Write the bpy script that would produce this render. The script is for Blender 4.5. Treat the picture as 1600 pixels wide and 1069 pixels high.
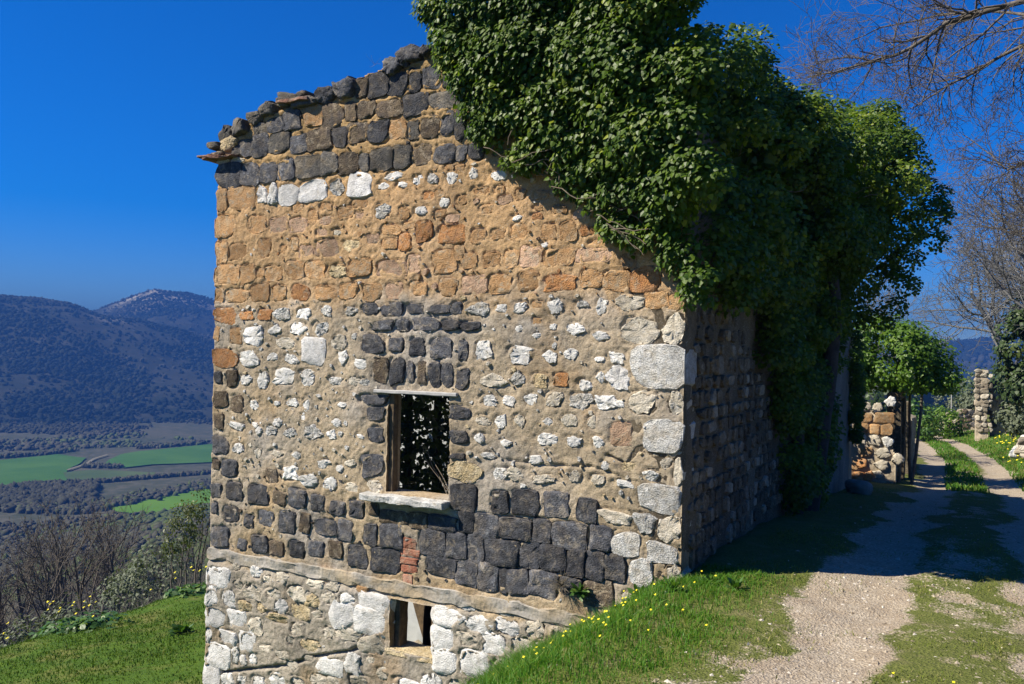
import bpy, math, random
import numpy as np
from mathutils import Vector, Matrix, Euler

for o in list(bpy.data.objects): bpy.data.objects.remove(o)
sc = bpy.context.scene
COL = sc.collection
RNG = np.random.default_rng(7)
random.seed(7)
rad = math.radians

# ------------------------------------------------------------------ camera
# World frame: origin at the near corner of the house, X across the lane (to the right),
# Y along the side wall (away), Z up.
CAM = Vector((2.23, -7.39, 2.0))
YAW = rad(28.52)
cam = bpy.data.cameras.new('camera'); camo = bpy.data.objects.new('camera', cam); COL.objects.link(camo)
cam.sensor_fit = 'HORIZONTAL'; cam.sensor_width = 36.0; cam.lens = 36.0 * 1320 / 1600
cam.clip_start = 0.05; cam.clip_end = 12000
camo.location = CAM
camo.rotation_euler = (Matrix.Rotation(YAW, 3, 'Z') @ Matrix.Rotation(rad(90.65), 3, 'X') @ Matrix.Rotation(rad(1.07), 3, 'Z')).to_euler()
sc.camera = camo

# ------------------------------------------------------------------ sky and sun
SUN_EL = rad(44)
TS = Vector((-0.783, -0.653, 0)).normalized() * math.cos(SUN_EL) + Vector((0, 0, math.sin(SUN_EL)))
world = bpy.data.worlds.new('World'); sc.world = world; world.use_nodes = True
wn = world.node_tree; wn.nodes.clear()
sky = wn.nodes.new('ShaderNodeTexSky'); sky.sky_type = 'NISHITA'; sky.sun_disc = False
sky.sun_elevation = SUN_EL; sky.sun_rotation = math.atan2(TS.x, TS.y)
sky.altitude = 600; sky.air_density = 0.75; sky.dust_density = 0.0; sky.ozone_density = 4.0
hs = wn.nodes.new('ShaderNodeHueSaturation'); hs.inputs['Saturation'].default_value = 1.5; hs.inputs['Value'].default_value = 1.0
bg = wn.nodes.new('ShaderNodeBackground'); bg.inputs['Strength'].default_value = 0.061
wo = wn.nodes.new('ShaderNodeOutputWorld')
tint = wn.nodes.new('ShaderNodeMix'); tint.data_type = 'RGBA'; tint.blend_type = 'MULTIPLY'; tint.inputs[0].default_value = 1.0; tint.inputs[7].default_value = (0.92, 1.03, 1.46, 1)
wn.links.new(sky.outputs[0], hs.inputs['Color']); wn.links.new(hs.outputs[0], tint.inputs[6]); wn.links.new(tint.outputs[2], bg.inputs[0]); wn.links.new(bg.outputs[0], wo.inputs[0])
sun = bpy.data.lights.new('sun', 'SUN'); suno = bpy.data.objects.new('sun', sun); COL.objects.link(suno)
sun.energy = 5.0; sun.angle = rad(0.5); sun.color = (1.0, 0.93, 0.80)
suno.rotation_euler = (-TS).to_track_quat('-Z', 'Y').to_euler()
sc.view_settings.view_transform = 'Standard'; sc.view_settings.look = 'None'
sc.view_settings.exposure = 1.0; sc.view_settings.gamma = 1.0; sc.view_settings.use_curve_mapping = False
sc.render.engine = 'CYCLES'
sc.cycles.volume_bounces = 0; sc.cycles.max_bounces = 6; sc.cycles.transparent_max_bounces = 8
sc.cycles.volume_step_rate = 4.0

# ------------------------------------------------------------------ helpers
def tag(o, label=None, cat=None, group=None, kind=None):
    if label: o['label'] = label
    if cat: o['category'] = cat
    if group: o['group'] = group
    if kind: o['kind'] = kind
    return o

def link(o, parent=None):
    COL.objects.link(o)
    if parent is not None: o.parent = parent
    return o

def empty(name, loc=(0, 0, 0), rz=0):
    o = bpy.data.objects.new(name, None); o.location = loc; o.rotation_euler = (0, 0, rz)
    o.empty_display_size = 0.2
    return link(o)

def npmesh(name, verts, faces, mat=None, smooth=False, attrs=None, colors=None):
    """verts (n,3); faces: (m,k) array or list of arrays of different k"""
    me = bpy.data.meshes.new(name)
    verts = np.asarray(verts, dtype=np.float32)
    fl = faces if isinstance(faces, list) else [faces]
    fl = [np.asarray(f, dtype=np.int32) for f in fl if len(f)]
    me.vertices.add(len(verts)); me.vertices.foreach_set('co', verts.ravel())
    loops = np.concatenate([f.ravel() for f in fl]); cnt = np.concatenate([np.full(len(f), f.shape[1], np.int32) for f in fl])
    me.loops.add(len(loops)); me.loops.foreach_set('vertex_index', loops)
    st = np.zeros(len(cnt), np.int32); st[1:] = np.cumsum(cnt)[:-1]
    me.polygons.add(len(cnt)); me.polygons.foreach_set('loop_start', st); me.polygons.foreach_set('loop_total', cnt)
    me.polygons.foreach_set('use_smooth', np.full(len(cnt), smooth, dtype=bool))
    me.update(calc_edges=True)
    for k, v in (attrs or {}).items():
        a = me.attributes.new(k, 'FLOAT', 'POINT'); a.data.foreach_set('value', np.asarray(v, np.float32))
    for k, v in (colors or {}).items():
        v = np.asarray(v, np.float32)
        if v.shape[1] == 3: v = np.hstack([v, np.ones((len(v), 1), np.float32)])
        a = me.attributes.new(k, 'FLOAT_COLOR', 'POINT'); a.data.foreach_set('color', v.ravel())
    if mat: me.materials.append(mat)
    return me

def mobj(name, me, parent=None, loc=None):
    o = bpy.data.objects.new(name, me)
    if loc is not None: o.location = loc
    return link(o, parent)

class VN:
    """smooth value noise in the plane or space"""
    def __init__(s, seed):
        s.t = np.random.default_rng(seed).random((64, 64, 64)).astype(np.float32)
    def __call__(s, x, y, z=0.0, scale=1.0):
        x = np.asarray(x, float) * scale; y = np.asarray(y, float) * scale; z = np.asarray(z, float) * scale + 0 * x
        xi = np.floor(x).astype(int); yi = np.floor(y).astype(int); zi = np.floor(z).astype(int)
        fx, fy, fz = x - xi, y - yi, z - zi
        fx = fx * fx * (3 - 2 * fx); fy = fy * fy * (3 - 2 * fy); fz = fz * fz * (3 - 2 * fz)
        g = lambda a, b, c: s.t[(xi + a) & 63, (yi + b) & 63, (zi + c) & 63]
        v0 = (g(0,0,0)*(1-fx)+g(1,0,0)*fx)*(1-fy)+(g(0,1,0)*(1-fx)+g(1,1,0)*fx)*fy
        v1 = (g(0,0,1)*(1-fx)+g(1,0,1)*fx)*(1-fy)+(g(0,1,1)*(1-fx)+g(1,1,1)*fx)*fy
        return (v0*(1-fz)+v1*fz) - 0.5
    def fbm(s, x, y, z=0.0, scale=1.0, oct=4, gain=0.5):
        r = 0; a = 1.0
        for i in range(oct):
            r = r + a * s(np.asarray(x) + 7.3*i, np.asarray(y) - 3.1*i, np.asarray(z) + 1.7*i, scale * 2**i); a *= gain
        return r
N1, N2, N3 = VN(1), VN(2), VN(3)

# ------------------------------------------------------------------ materials
class NT:
    def __init__(s, name):
        s.m = bpy.data.materials.new(name); s.m.use_nodes = True
        s.t = s.m.node_tree; s.t.nodes.clear()
        s.out = s.n('ShaderNodeOutputMaterial')
    def n(s, typ, **kw):
        nd = s.t.nodes.new(typ)
        for k, v in kw.items():
            if hasattr(nd, k): setattr(nd, k, v)
            else: nd.inputs[k].default_value = v
        return nd
    def l(s, a, b): s.t.links.new(a, b)
    def setin(s, sock, v):
        if hasattr(v, 'is_linked') or hasattr(v, 'links'): s.l(v, sock)
        else:
            if isinstance(v, tuple) and len(v) == 3 and len(sock.default_value) == 4: v = v + (1,)
            sock.default_value = v
    def coord(s, rnd=True):
        tc = s.n('ShaderNodeTexCoord')
        if not rnd: return tc.outputs['Object']
        oi = s.n('ShaderNodeObjectInfo'); mu = s.n('ShaderNodeMath', operation='MULTIPLY'); s.l(oi.outputs['Random'], mu.inputs[0]); mu.inputs[1].default_value = 57.0
        va = s.n('ShaderNodeVectorMath', operation='ADD'); s.l(tc.outputs['Object'], va.inputs[0]); s.l(mu.outputs[0], va.inputs[1])
        return va.outputs[0]
    def weather(s, col, lo=0.70, hi=1.08):
        gp = s.n('ShaderNodeNewGeometry'); mp = s.n('ShaderNodeMapping'); mp.inputs['Scale'].default_value = (1.0, 1.0, 0.45); s.l(gp.outputs['Position'], mp.inputs['Vector'])
        n = s.noise(mp.outputs[0], 1.9, 6, 0.62, 0.4)
        return s.mix(1.0, col, s.ramp(n, 0.34, 0.58, lo, hi), 'MULTIPLY')
    def rnd(s): return s.n('ShaderNodeObjectInfo').outputs['Random']
    def noise(s, co, scale, detail=4, rough=0.55, dist=0.0):
        nd = s.n('ShaderNodeTexNoise'); s.l(co, nd.inputs['Vector']); nd.inputs['Scale'].default_value = scale
        nd.inputs['Detail'].default_value = detail; nd.inputs['Roughness'].default_value = rough; nd.inputs['Distortion'].default_value = dist
        return nd.outputs[0]
    def voro(s, co, scale, feature='F1'):
        nd = s.n('ShaderNodeTexVoronoi', feature=feature); s.l(co, nd.inputs['Vector']); nd.inputs['Scale'].default_value = scale
        return nd.outputs['Distance']
    def ramp(s, v, a, b, lo=0.0, hi=1.0):
        nd = s.n('ShaderNodeMapRange'); s.setin(nd.inputs[0], v)
        for i, q in enumerate((a, b, lo, hi)): nd.inputs[i+1].default_value = q
        return nd.outputs[0]
    def mix(s, f, a, b, mode='MIX'):
        nd = s.n('ShaderNodeMix', data_type='RGBA', blend_type=mode)
        s.setin(nd.inputs[0], f); s.setin(nd.inputs[6], a); s.setin(nd.inputs[7], b)
        return nd.outputs[2]
    def math(s, op, a, b=0.0):
        nd = s.n('ShaderNodeMath', operation=op); s.setin(nd.inputs[0], a); s.setin(nd.inputs[1], b); return nd.outputs[0]
    def attr(s, name, out='Fac'):
        return s.n('ShaderNodeAttribute', attribute_name=name).outputs[out]
    def bump(s, h, strength, dist, nrm=None):
        nd = s.n('ShaderNodeBump'); nd.inputs['Strength'].default_value = strength; nd.inputs['Distance'].default_value = dist
        s.l(h, nd.inputs['Height'])
        if nrm is not None: s.l(nrm, nd.inputs['Normal'])
        return nd.outputs[0]
    def bsdf(s, col, rough=0.9, nrm=None, spec=0.3, **kw):
        p = s.n('ShaderNodeBsdfPrincipled'); s.setin(p.inputs['Base Color'], col); s.setin(p.inputs['Roughness'], rough)
        p.inputs['Specular IOR Level'].default_value = spec
        for k, v in kw.items(): s.setin(p.inputs[k.replace('_', ' ')], v)
        if nrm is not None: s.l(nrm, p.inputs['Normal'])
        return p.outputs[0]
    def done(s, sh): s.l(sh, s.out.inputs['Surface']); return s.m

def rock_mat(name, c1, c2, c3, pit=0.5, fs=9.0, stain=0.35, lichen=None, bump=0.6, val=0.35, smear=0.55):
    t = NT(name); co = t.coord()
    n1 = t.noise(co, fs, 6, 0.65); n2 = t.noise(co, fs * 4.5, 5, 0.7); n3 = t.noise(co, fs * 0.45, 3, 0.5, 0.6)
    vo = t.voro(co, fs * 6.0)
    col = t.mix(t.ramp(n1, 0.38, 0.64), c1, c2)
    col = t.mix(t.ramp(n3, 0.5, 0.66, 0, stain), col, c3)
    col = t.mix(t.ramp(n2, 0.36, 0.5, pit, 0.0), col, tuple(0.25 * v for v in c1))
    if lichen: col = t.mix(t.ramp(t.noise(co, fs * 0.75, 7, 0.78), 0.57, 0.70, 0, 0.8), col, lichen)
    if smear: col = t.mix(t.ramp(t.noise(co, fs * 0.8, 6, 0.72, 0.8), 0.53, 0.62, 0, smear), col, (0.38, 0.315, 0.225))
    col = t.weather(col)
    r = t.ramp(t.rnd(), 0, 1, 1.0 - val, 1.0 + val * 0.55)
    col = t.mix(1.0, col, r, 'MULTIPLY')
    h = t.math('ADD', t.math('MULTIPLY', n1, 1.2), t.math('ADD', t.math('MULTIPLY', n2, 0.55), t.math('MULTIPLY', vo, 0.35)))
    return t.done(t.bsdf(col, 0.92, t.bump(h, bump * 0.8, 0.028), 0.2))

M = {}
M['d'] = rock_mat('basalt', (0.046, 0.047, 0.054), (0.115, 0.116, 0.126), (0.13, 0.105, 0.08), 0.5, 12, 0.4, (0.27, 0.275, 0.29), 0.8, 0.45, 0.35)
M['g'] = rock_mat('basalt_grey', (0.085, 0.080, 0.075), (0.13, 0.12, 0.105), (0.17, 0.13, 0.08), 0.5, 12, 0.6, (0.24, 0.23, 0.21), 0.8, 0.35, 0.35)
M['b'] = rock_mat('basalt_brown', (0.10, 0.075, 0.055), (0.16, 0.12, 0.075), (0.06, 0.056, 0.055), 0.6, 13, 0.7, None, 0.9)
M['o'] = rock_mat('tuff', (0.42, 0.235, 0.105), (0.49, 0.30, 0.145), (0.42, 0.31, 0.19), 0.6, 16, 0.6, None, 0.9, 0.3, 0.75)
M['O'] = rock_mat('tuff_orange', (0.43, 0.195, 0.075), (0.49, 0.25, 0.10), (0.36, 0.21, 0.12), 0.7, 14, 0.6, None, 0.9)
M['p'] = rock_mat('tuff_pink', (0.45, 0.29, 0.19), (0.52, 0.35, 0.235), (0.40, 0.26, 0.15), 0.6, 16, 0.6, None, 0.9, 0.3, 0.8)
M['W'] = rock_mat('limestone', (0.58, 0.56, 0.53), (0.74, 0.72, 0.69), (0.48, 0.45, 0.40), 0.40, 14, 0.4, None, 0.7, 0.15, 0.25)
M['w'] = rock_mat('limestone_white', (0.60, 0.58, 0.54), (0.76, 0.74, 0.70), (0.50, 0.46, 0.39), 0.38, 16, 0.4, None, 0.65, 0.18, 0.28)
M['c'] = rock_mat('limestone_cream', (0.50, 0.44, 0.34), (0.64, 0.58, 0.48), (0.42, 0.36, 0.27), 0.5, 16, 0.5, (0.58, 0.57, 0.54), 0.8, 0.25, 0.4)
M['r'] = rock_mat('limestone_pitted', (0.42, 0.41, 0.38), (0.68, 0.66, 0.62), (0.33, 0.29, 0.23), 0.95, 11, 0.5, None, 1.0, 0.2)
M['y'] = rock_mat('limestone_ochre', (0.46, 0.35, 0.19), (0.58, 0.48, 0.31), (0.40, 0.31, 0.19), 0.8, 11, 0.5, None, 1.0, 0.2)
M['k'] = rock_mat('old_brick', (0.34, 0.125, 0.075), (0.42, 0.19, 0.12), (0.35, 0.24, 0.17), 0.4, 12, 0.6)
M['W2'] = rock_mat('limestone_quoin', (0.48, 0.47, 0.44), (0.74, 0.72, 0.68), (0.46, 0.40, 0.31), 0.7, 17, 0.6, None, 1.2, 0.12, 0.4)
M['tile'] = rock_mat('roof_tile_clay', (0.20, 0.10, 0.07), (0.26, 0.14, 0.10), (0.14, 0.11, 0.09), 0.4, 12, 0.6)
M['conc'] = rock_mat('concrete', (0.30, 0.275, 0.235), (0.37, 0.34, 0.30), (0.34, 0.25, 0.14), 0.4, 5, 0.7, None, 0.5, 0.05)
M['sillm'] = rock_mat('sill_stone', (0.50, 0.49, 0.46), (0.64, 0.63, 0.60), (0.33, 0.31, 0.27), 0.5, 8, 0.5, None, 0.5, 0.1)
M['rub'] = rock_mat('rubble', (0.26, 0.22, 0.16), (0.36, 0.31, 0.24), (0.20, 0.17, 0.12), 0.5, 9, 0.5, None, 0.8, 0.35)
M['rub2'] = rock_mat('rubble_shade_dark', (0.125, 0.10, 0.066), (0.18, 0.145, 0.10), (0.095, 0.078, 0.052), 0.5, 11, 0.5, None, 0.9, 0.35)  # colour darkened to put the side wall's shade into the stone

def mortar_mat():
    t = NT('mortar'); co = t.coord(False)
    c = t.attr('col', 'Color'); n1 = t.noise(co, 22, 6, 0.7); n2 = t.noise(co, 75, 4, 0.7); n3 = t.noise(co, 5, 5, 0.6, 0.5)
    c = t.mix(t.ramp(n1, 0.42, 0.62, 0, 0.5), c, t.mix(1.0, c, (0.60, 0.57, 0.55), 'MULTIPLY'))
    c = t.mix(t.ramp(n2, 0.55, 0.68, 0, 0.5), c, (0.56, 0.51, 0.43))
    c = t.mix(t.ramp(n2, 0.44, 0.32, 0, 0.65), c, (0.09, 0.07, 0.05))
    c = t.mix(t.ramp(n3, 0.5, 0.68, 0, 0.45), c, t.mix(1.0, c, (1.25, 1.2, 1.16), 'MULTIPLY'))
    c = t.weather(c)
    h = t.math('ADD', t.math('MULTIPLY', n1, 1.0), t.math('MULTIPLY', n2, 0.5))
    return t.done(t.bsdf(c, 0.95, t.bump(h, 0.75, 0.025), 0.15))
M['mortar'] = mortar_mat()

def simple(name, c1, c2, scale=6, rough=0.85, bump=0.3, dist=0.01, rnd=False, spec=0.3):
    t = NT(name); co = t.coord(rnd); n = t.noise(co, scale, 6, 0.65)
    return t.done(t.bsdf(t.mix(t.ramp(n, 0.35, 0.65), c1, c2), rough, t.bump(n, bump, dist), spec))
M['plaster'] = simple('old_plaster', (0.36, 0.38, 0.39), (0.52, 0.54, 0.55), 3, 0.95)
M['plaster_grey'] = simple('side_plaster', (0.16, 0.145, 0.125), (0.25, 0.23, 0.20), 2.5, 0.95, 0.5, 0.03)
M['wood'] = simple('old_wood', (0.07, 0.05, 0.03), (0.15, 0.105, 0.06), 14, 0.9, 0.5, 0.02)
M['woodgrey'] = simple('grey_board', (0.30, 0.29, 0.28), (0.42, 0.41, 0.39), 14, 0.8, 0.4, 0.01)
M['bark'] = simple('bark', (0.075, 0.062, 0.05), (0.15, 0.13, 0.105), 10, 0.95, 0.6, 0.03)
M['barkgrey'] = simple('bark_grey', (0.095, 0.095, 0.094), (0.165, 0.163, 0.16), 8, 0.95, 0.6, 0.03)
M['barkdark'] = simple('bark_dark', (0.035, 0.03, 0.026), (0.075, 0.062, 0.05), 8, 0.95, 0.6, 0.03)
M['twig'] = simple('ivy_stem', (0.11, 0.085, 0.06), (0.19, 0.155, 0.115), 10, 0.95)
M['dry'] = simple('dry_weed', (0.16, 0.13, 0.10), (0.27, 0.23, 0.17), 10, 0.95)
M['boulder'] = simple('boulder_rock', (0.15, 0.14, 0.12), (0.28, 0.26, 0.23), 4, 0.95, 0.8, 0.05)

def leaf_mat(name, ca, cb, cc, rough=0.35, spec=0.5, trans=0.25, tcol=None):
    t = NT(name); r = t.attr('rnd')
    col = t.mix(t.ramp(r, 0.0, 0.7), ca, cb); col = t.mix(t.ramp(r, 0.72, 1.0), col, cc)
    p = t.bsdf(col, rough, None, spec)
    tr = t.n('ShaderNodeBsdfTranslucent'); t.setin(tr.inputs[0], t.mix(1.0, col, tcol or (1.5, 1.7, 0.6), 'MULTIPLY'))
    mx = t.n('ShaderNodeMixShader'); mx.inputs[0].default_value = trans; t.l(p, mx.inputs[1]); t.l(tr.outputs[0], mx.inputs[2])
    return t.done(mx.outputs[0])
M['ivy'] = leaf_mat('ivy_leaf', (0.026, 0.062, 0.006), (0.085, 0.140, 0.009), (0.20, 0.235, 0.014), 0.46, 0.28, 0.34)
M['ivy2'] = leaf_mat('bush_leaf', (0.05, 0.11, 0.012), (0.095, 0.175, 0.015), (0.16, 0.24, 0.02), 0.45, 0.35, 0.35)
M['evergreen'] = leaf_mat('evergreen_leaf', (0.025, 0.045, 0.014), (0.045, 0.075, 0.018), (0.085, 0.11, 0.025), 0.5, 0.35, 0.2)
M['shrubleaf'] = leaf_mat('shrub_leaf', (0.045, 0.06, 0.010), (0.085, 0.095, 0.014), (0.14, 0.13, 0.02), 0.45, 0.4, 0.25)
M['olive'] = leaf_mat('olive_leaf', (0.075, 0.09, 0.055), (0.11, 0.13, 0.075), (0.16, 0.17, 0.10), 0.6, 0.3, 0.15)
M['weed'] = leaf_mat('weed_leaf', (0.035, 0.085, 0.018), (0.06, 0.13, 0.022), (0.12, 0.19, 0.025), 0.45, 0.4, 0.25)
M['grass'] = leaf_mat('grass_blade', (0.045, 0.135, 0.012), (0.085, 0.20, 0.016), (0.20, 0.24, 0.04), 0.5, 0.3, 0.3)
M['grassdry'] = leaf_mat('lane_grass', (0.10, 0.14, 0.02), (0.16, 0.19, 0.03), (0.30, 0.26, 0.10), 0.6, 0.2, 0.25)
M['meadowgrass'] = leaf_mat('meadow_grass', (0.042, 0.095, 0.008), (0.070, 0.125, 0.010), (0.125, 0.145, 0.02), 0.6, 0.2, 0.22)
M['brush'] = leaf_mat('bare_brush', (0.075, 0.066, 0.06), (0.115, 0.102, 0.092), (0.12, 0.13, 0.075), 0.9, 0.1, 0.0)
M['forest'] = leaf_mat('forest_canopy', (0.006, 0.011, 0.008), (0.014, 0.019, 0.014), (0.042, 0.042, 0.034), 0.9, 0.1, 0.0)
M['hedge'] = leaf_mat('hedge_canopy', (0.035, 0.037, 0.026), (0.065, 0.062, 0.046), (0.06, 0.08, 0.028), 0.9, 0.1, 0.0)
M['gravelm'] = leaf_mat('gravel_stone', (0.17, 0.135, 0.095), (0.38, 0.325, 0.25), (0.52, 0.48, 0.42), 0.9, 0.2, 0.0)
M['yellow'] = leaf_mat('yellow_petal', (0.75, 0.62, 0.02), (0.80, 0.70, 0.03), (0.82, 0.74, 0.05), 0.5, 0.3, 0.2, (1, 1, 0.5))

def ground_mat():
    t = NT('ground_soil'); co = t.coord(False); g = t.attr('gravel'); md = t.attr('meadow')
    n1 = t.noise(co, 3.2, 6, 0.65); n2 = t.noise(co, 38, 5, 0.7); n3 = t.noise(co, 0.9, 5, 0.6); v = t.voro(co, 55)
    grav = t.mix(t.ramp(n2, 0.35, 0.65), (0.24, 0.19, 0.135), (0.50, 0.43, 0.335))
    grav = t.mix(t.ramp(n1, 0.45, 0.65, 0, 0.5), grav, (0.30, 0.225, 0.15))
    grass = t.mix(t.ramp(n2, 0.4, 0.62), (0.085, 0.105, 0.022), (0.15, 0.16, 0.045))
    grass = t.mix(t.ramp(n1, 0.5, 0.7, 0, 0.6), grass, (0.20, 0.165, 0.09))
    mead = t.mix(t.ramp(n1, 0.35, 0.65), (0.045, 0.095, 0.009), (0.072, 0.125, 0.012))
    mead = t.mix(t.ramp(n3, 0.50, 0.66, 0, 0.75), mead, (0.17, 0.16, 0.05))
    a = t.math('ADD', g, t.math('MULTIPLY', t.math('ADD', t.math('SUBTRACT', n1, 0.5), t.math('MULTIPLY', t.math('SUBTRACT', n2, 0.5), 0.8)), 1.3))
    c = t.mix(t.ramp(a, 0.40, 0.62), grass, grav); c = t.mix(md, c, mead)
    h = t.math('ADD', n2, t.math('MULTIPLY', v, 0.6))
    return t.done(t.bsdf(c, 0.95, t.bump(h, 0.7, 0.03), 0.15))
M['ground'] = ground_mat()

def hill_mat():
    t = NT('hillside'); co = t.coord(False)
    n1 = t.noise(co, 0.012, 6, 0.65); n2 = t.noise(co, 0.10, 6, 0.7)
    c = t.mix(t.ramp(n1, 0.4, 0.6), (0.036, 0.045, 0.026), (0.058, 0.060, 0.040))
    c = t.mix(t.ramp(n2, 0.45, 0.62, 0, 0.7), c, (0.095, 0.088, 0.068))
    return t.done(t.bsdf(c, 0.95, None, 0.1))
M['hill'] = hill_mat()
def mountain_mat():
    t = NT('mountain_scrub'); co = t.coord(False)
    n1 = t.noise(co, 0.006, 6, 0.7); n2 = t.noise(co, 0.04, 6, 0.75); r = t.attr('rocky')
    c = t.mix(t.ramp(n1, 0.4, 0.62), (0.016, 0.021, 0.014), (0.035, 0.035, 0.026))
    c = t.mix(t.ramp(n2, 0.52, 0.66, 0, 0.6), c, (0.065, 0.060, 0.050))
    c = t.mix(t.math('MULTIPLY', r, t.ramp(n2, 0.36, 0.58)), c, (0.30, 0.275, 0.25))
    return t.done(t.bsdf(c, 0.95, None, 0.1))
M['mountain'] = mountain_mat()
def field_mat(name, a, b, sc_=0.03):
    t = NT(name); co = t.coord(False); n = t.noise(co, sc_, 5, 0.6)
    return t.done(t.bsdf(t.mix(t.ramp(n, 0.35, 0.65), a, b), 0.95, None, 0.1))
M['field'] = field_mat('field_crop', (0.032, 0.095, 0.018), (0.052, 0.125, 0.024))
M['field2'] = field_mat('field_bright', (0.065, 0.145, 0.013), (0.085, 0.175, 0.016))
M['fallow'] = field_mat('field_fallow', (0.045, 0.075, 0.028), (0.07, 0.10, 0.04))
M['track'] = field_mat('farm_track', (0.14, 0.13, 0.10), (0.18, 0.165, 0.13))

# ------------------------------------------------------------------ terrain
LIPW = 14.5
def road_shift(s): return np.interp(s, [-60, 14, 25, 37, 60, 90], [0, 0, -0.25, -1.3, -5.5, -13])
def ground_z(w, s):
    w = np.asarray(w, float); s = np.asarray(s, float)
    zr = np.interp(s, [-200, -15, -7, 0, 3, 16, 45, 100, 400, 1200], [4, .5, .25, 0, 0, -1.1, -2.2, -6, -40, -78])
    q = w - road_shift(s)
    e = q - 3.55
    bank = np.where(e > 0, np.minimum(e * 0.30, 0.9 + e * 0.10), 0)
    bank = np.minimum(bank, 25)
    # left side falls away: steep grass bank, terrace meadow, wooded slope, valley
    dsh = np.interp(s, [-10, 12, 20, 40], [0, 0, 1.0, 4.0])
    d = -w - dsh
    drop = np.interp(d, [-0.5, -0.1, 0.12, 0.69, 1.7, 3, 4.5, 6, 10, LIPW, LIPW+1.5, 20, 60, 150, 330, 420],
                     [0, 0, -.04, -.45, -1.26, -2.05, -2.55, -2.85, -3.35, -4.05, -4.7, -6.8, -25, -47, -79, -80])
    bl = np.clip(1 - d / 8.0, 0, 1)
    z = np.where(d > -0.5, zr * bl + drop, zr) + bank
    z = np.maximum(z, -80)
    return z
def fine_relief(w, s):
    q = w - road_shift(s)
    rut = -0.045*np.exp(-((q-1.45)/0.42)**2) - 0.045*np.exp(-((q-2.95)/0.40)**2)
    lane = np.clip(1 - np.abs(q-2.2)/2.2, 0, 1)
    return rut + 0.07*N1.fbm(w, s, 0, 0.9, 4)*(1-0.55*lane) + 0.020*N2.fbm(w, s, 0, 6.0, 3)
def G(w, s): return ground_z(w, s) + fine_relief(w, s)

def gravel_mask(w, s):
    q = w - road_shift(s) + 0.42*N3.fbm(w, s, 0, 0.8, 4, 0.6)
    l = np.exp(-((q-1.46)/0.40)**4); r = np.exp(-((q-3.10)/0.45)**4)
    near = np.clip((-s-0.4)/2.0, 0, 1)*0.30*np.exp(-((q-0.95)/0.40)**2)
    cen = (0.33+0.62*N1.fbm(w, s, 6, 1.7, 3))*np.exp(-((q-2.25)/0.55)**2)
    return np.clip(np.maximum(np.maximum(l, r), np.maximum(near + 0.22*np.exp(-((q-0.95)/0.3)**2), cen)) , 0, 1)

def grid_mesh(name, xs, ys, zf, mat, attrs=None, keep=None):
    X, Y = np.meshgrid(xs, ys); x, y = X.ravel(), Y.ravel(); z = zf(x, y)
    nx, ny = len(xs), len(ys)
    i = np.arange(nx*ny).reshape(ny, nx)
    f = np.stack([i[:-1, :-1], i[:-1, 1:], i[1:, 1:], i[1:, :-1]], -1).reshape(-1, 4)
    at = {k: v(x, y) for k, v in (attrs or {}).items()}
    return npmesh(name, np.stack([x, y, z], 1), f, mat, True, at)
ws = np.concatenate([np.arange(-24, -3, .3), np.arange(-3, 4.5, .05), np.arange(4.5, 17, .4)])
ss = np.concatenate([np.arange(-11, -4.5, .3), np.arange(-4.5, 4, .05), np.arange(4, 16, .12), np.arange(16, 75, .5)])
me = grid_mesh('ground', ws, ss, G, M['ground'],
               {'gravel': gravel_mask, 'meadow': lambda w, s: np.clip((-w-0.0)/2.0, 0, 1)})
tag(mobj('ground', me), 'grassy bank and rutted gravel lane beside the ruined house', 'ground', kind='structure')

# far terrain around, one sheet out to the foot of the mountains
def polar(az, r):      # azimuth right of the view axis, metres
    a = az - YAW       # view axis points to (-sin yaw, cos yaw)
    return CAM.x + r*np.sin(a), CAM.y + r*np.cos(a)
def polar_mesh(name, azs, rs, zf, mat, attrs=None):
    A, Rr = np.meshgrid(azs, rs); a, r = A.ravel(), Rr.ravel(); x, y = polar(a, r); z = zf(a, r, x, y)
    na, nr = len(azs), len(rs); i = np.arange(na*nr).reshape(nr, na)
    f = np.stack([i[:-1, :-1], i[:-1, 1:], i[1:, 1:], i[1:, :-1]], -1).reshape(-1, 4)
    return npmesh(name, np.stack([x, y, z], 1), f, mat, True, {k: v(a, r, x, y, z) for k, v in (attrs or {}).items()})
def far_z(a, r, x, y):
    z = ground_z(x, y); hid = np.clip((90-r)/30, 0, 1)
    return z - 1.2*hid + np.where(z > -78, 1.5*N1.fbm(x, y, 0, 0.03, 4), 0.4*N1.fbm(x, y, 0, 0.02, 3))*np.clip((r-40)/60, 0, 1)
azs = np.linspace(-1.5, 1.1, 300); rs = 14*np.power(1150/14.0, np.linspace(0, 1, 150))
tag(mobj('hillside', polar_mesh('hillside', azs, rs, far_z, M['hill'])), 'scrubby slope falling to the flat valley floor', 'hillside', kind='structure')

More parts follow.
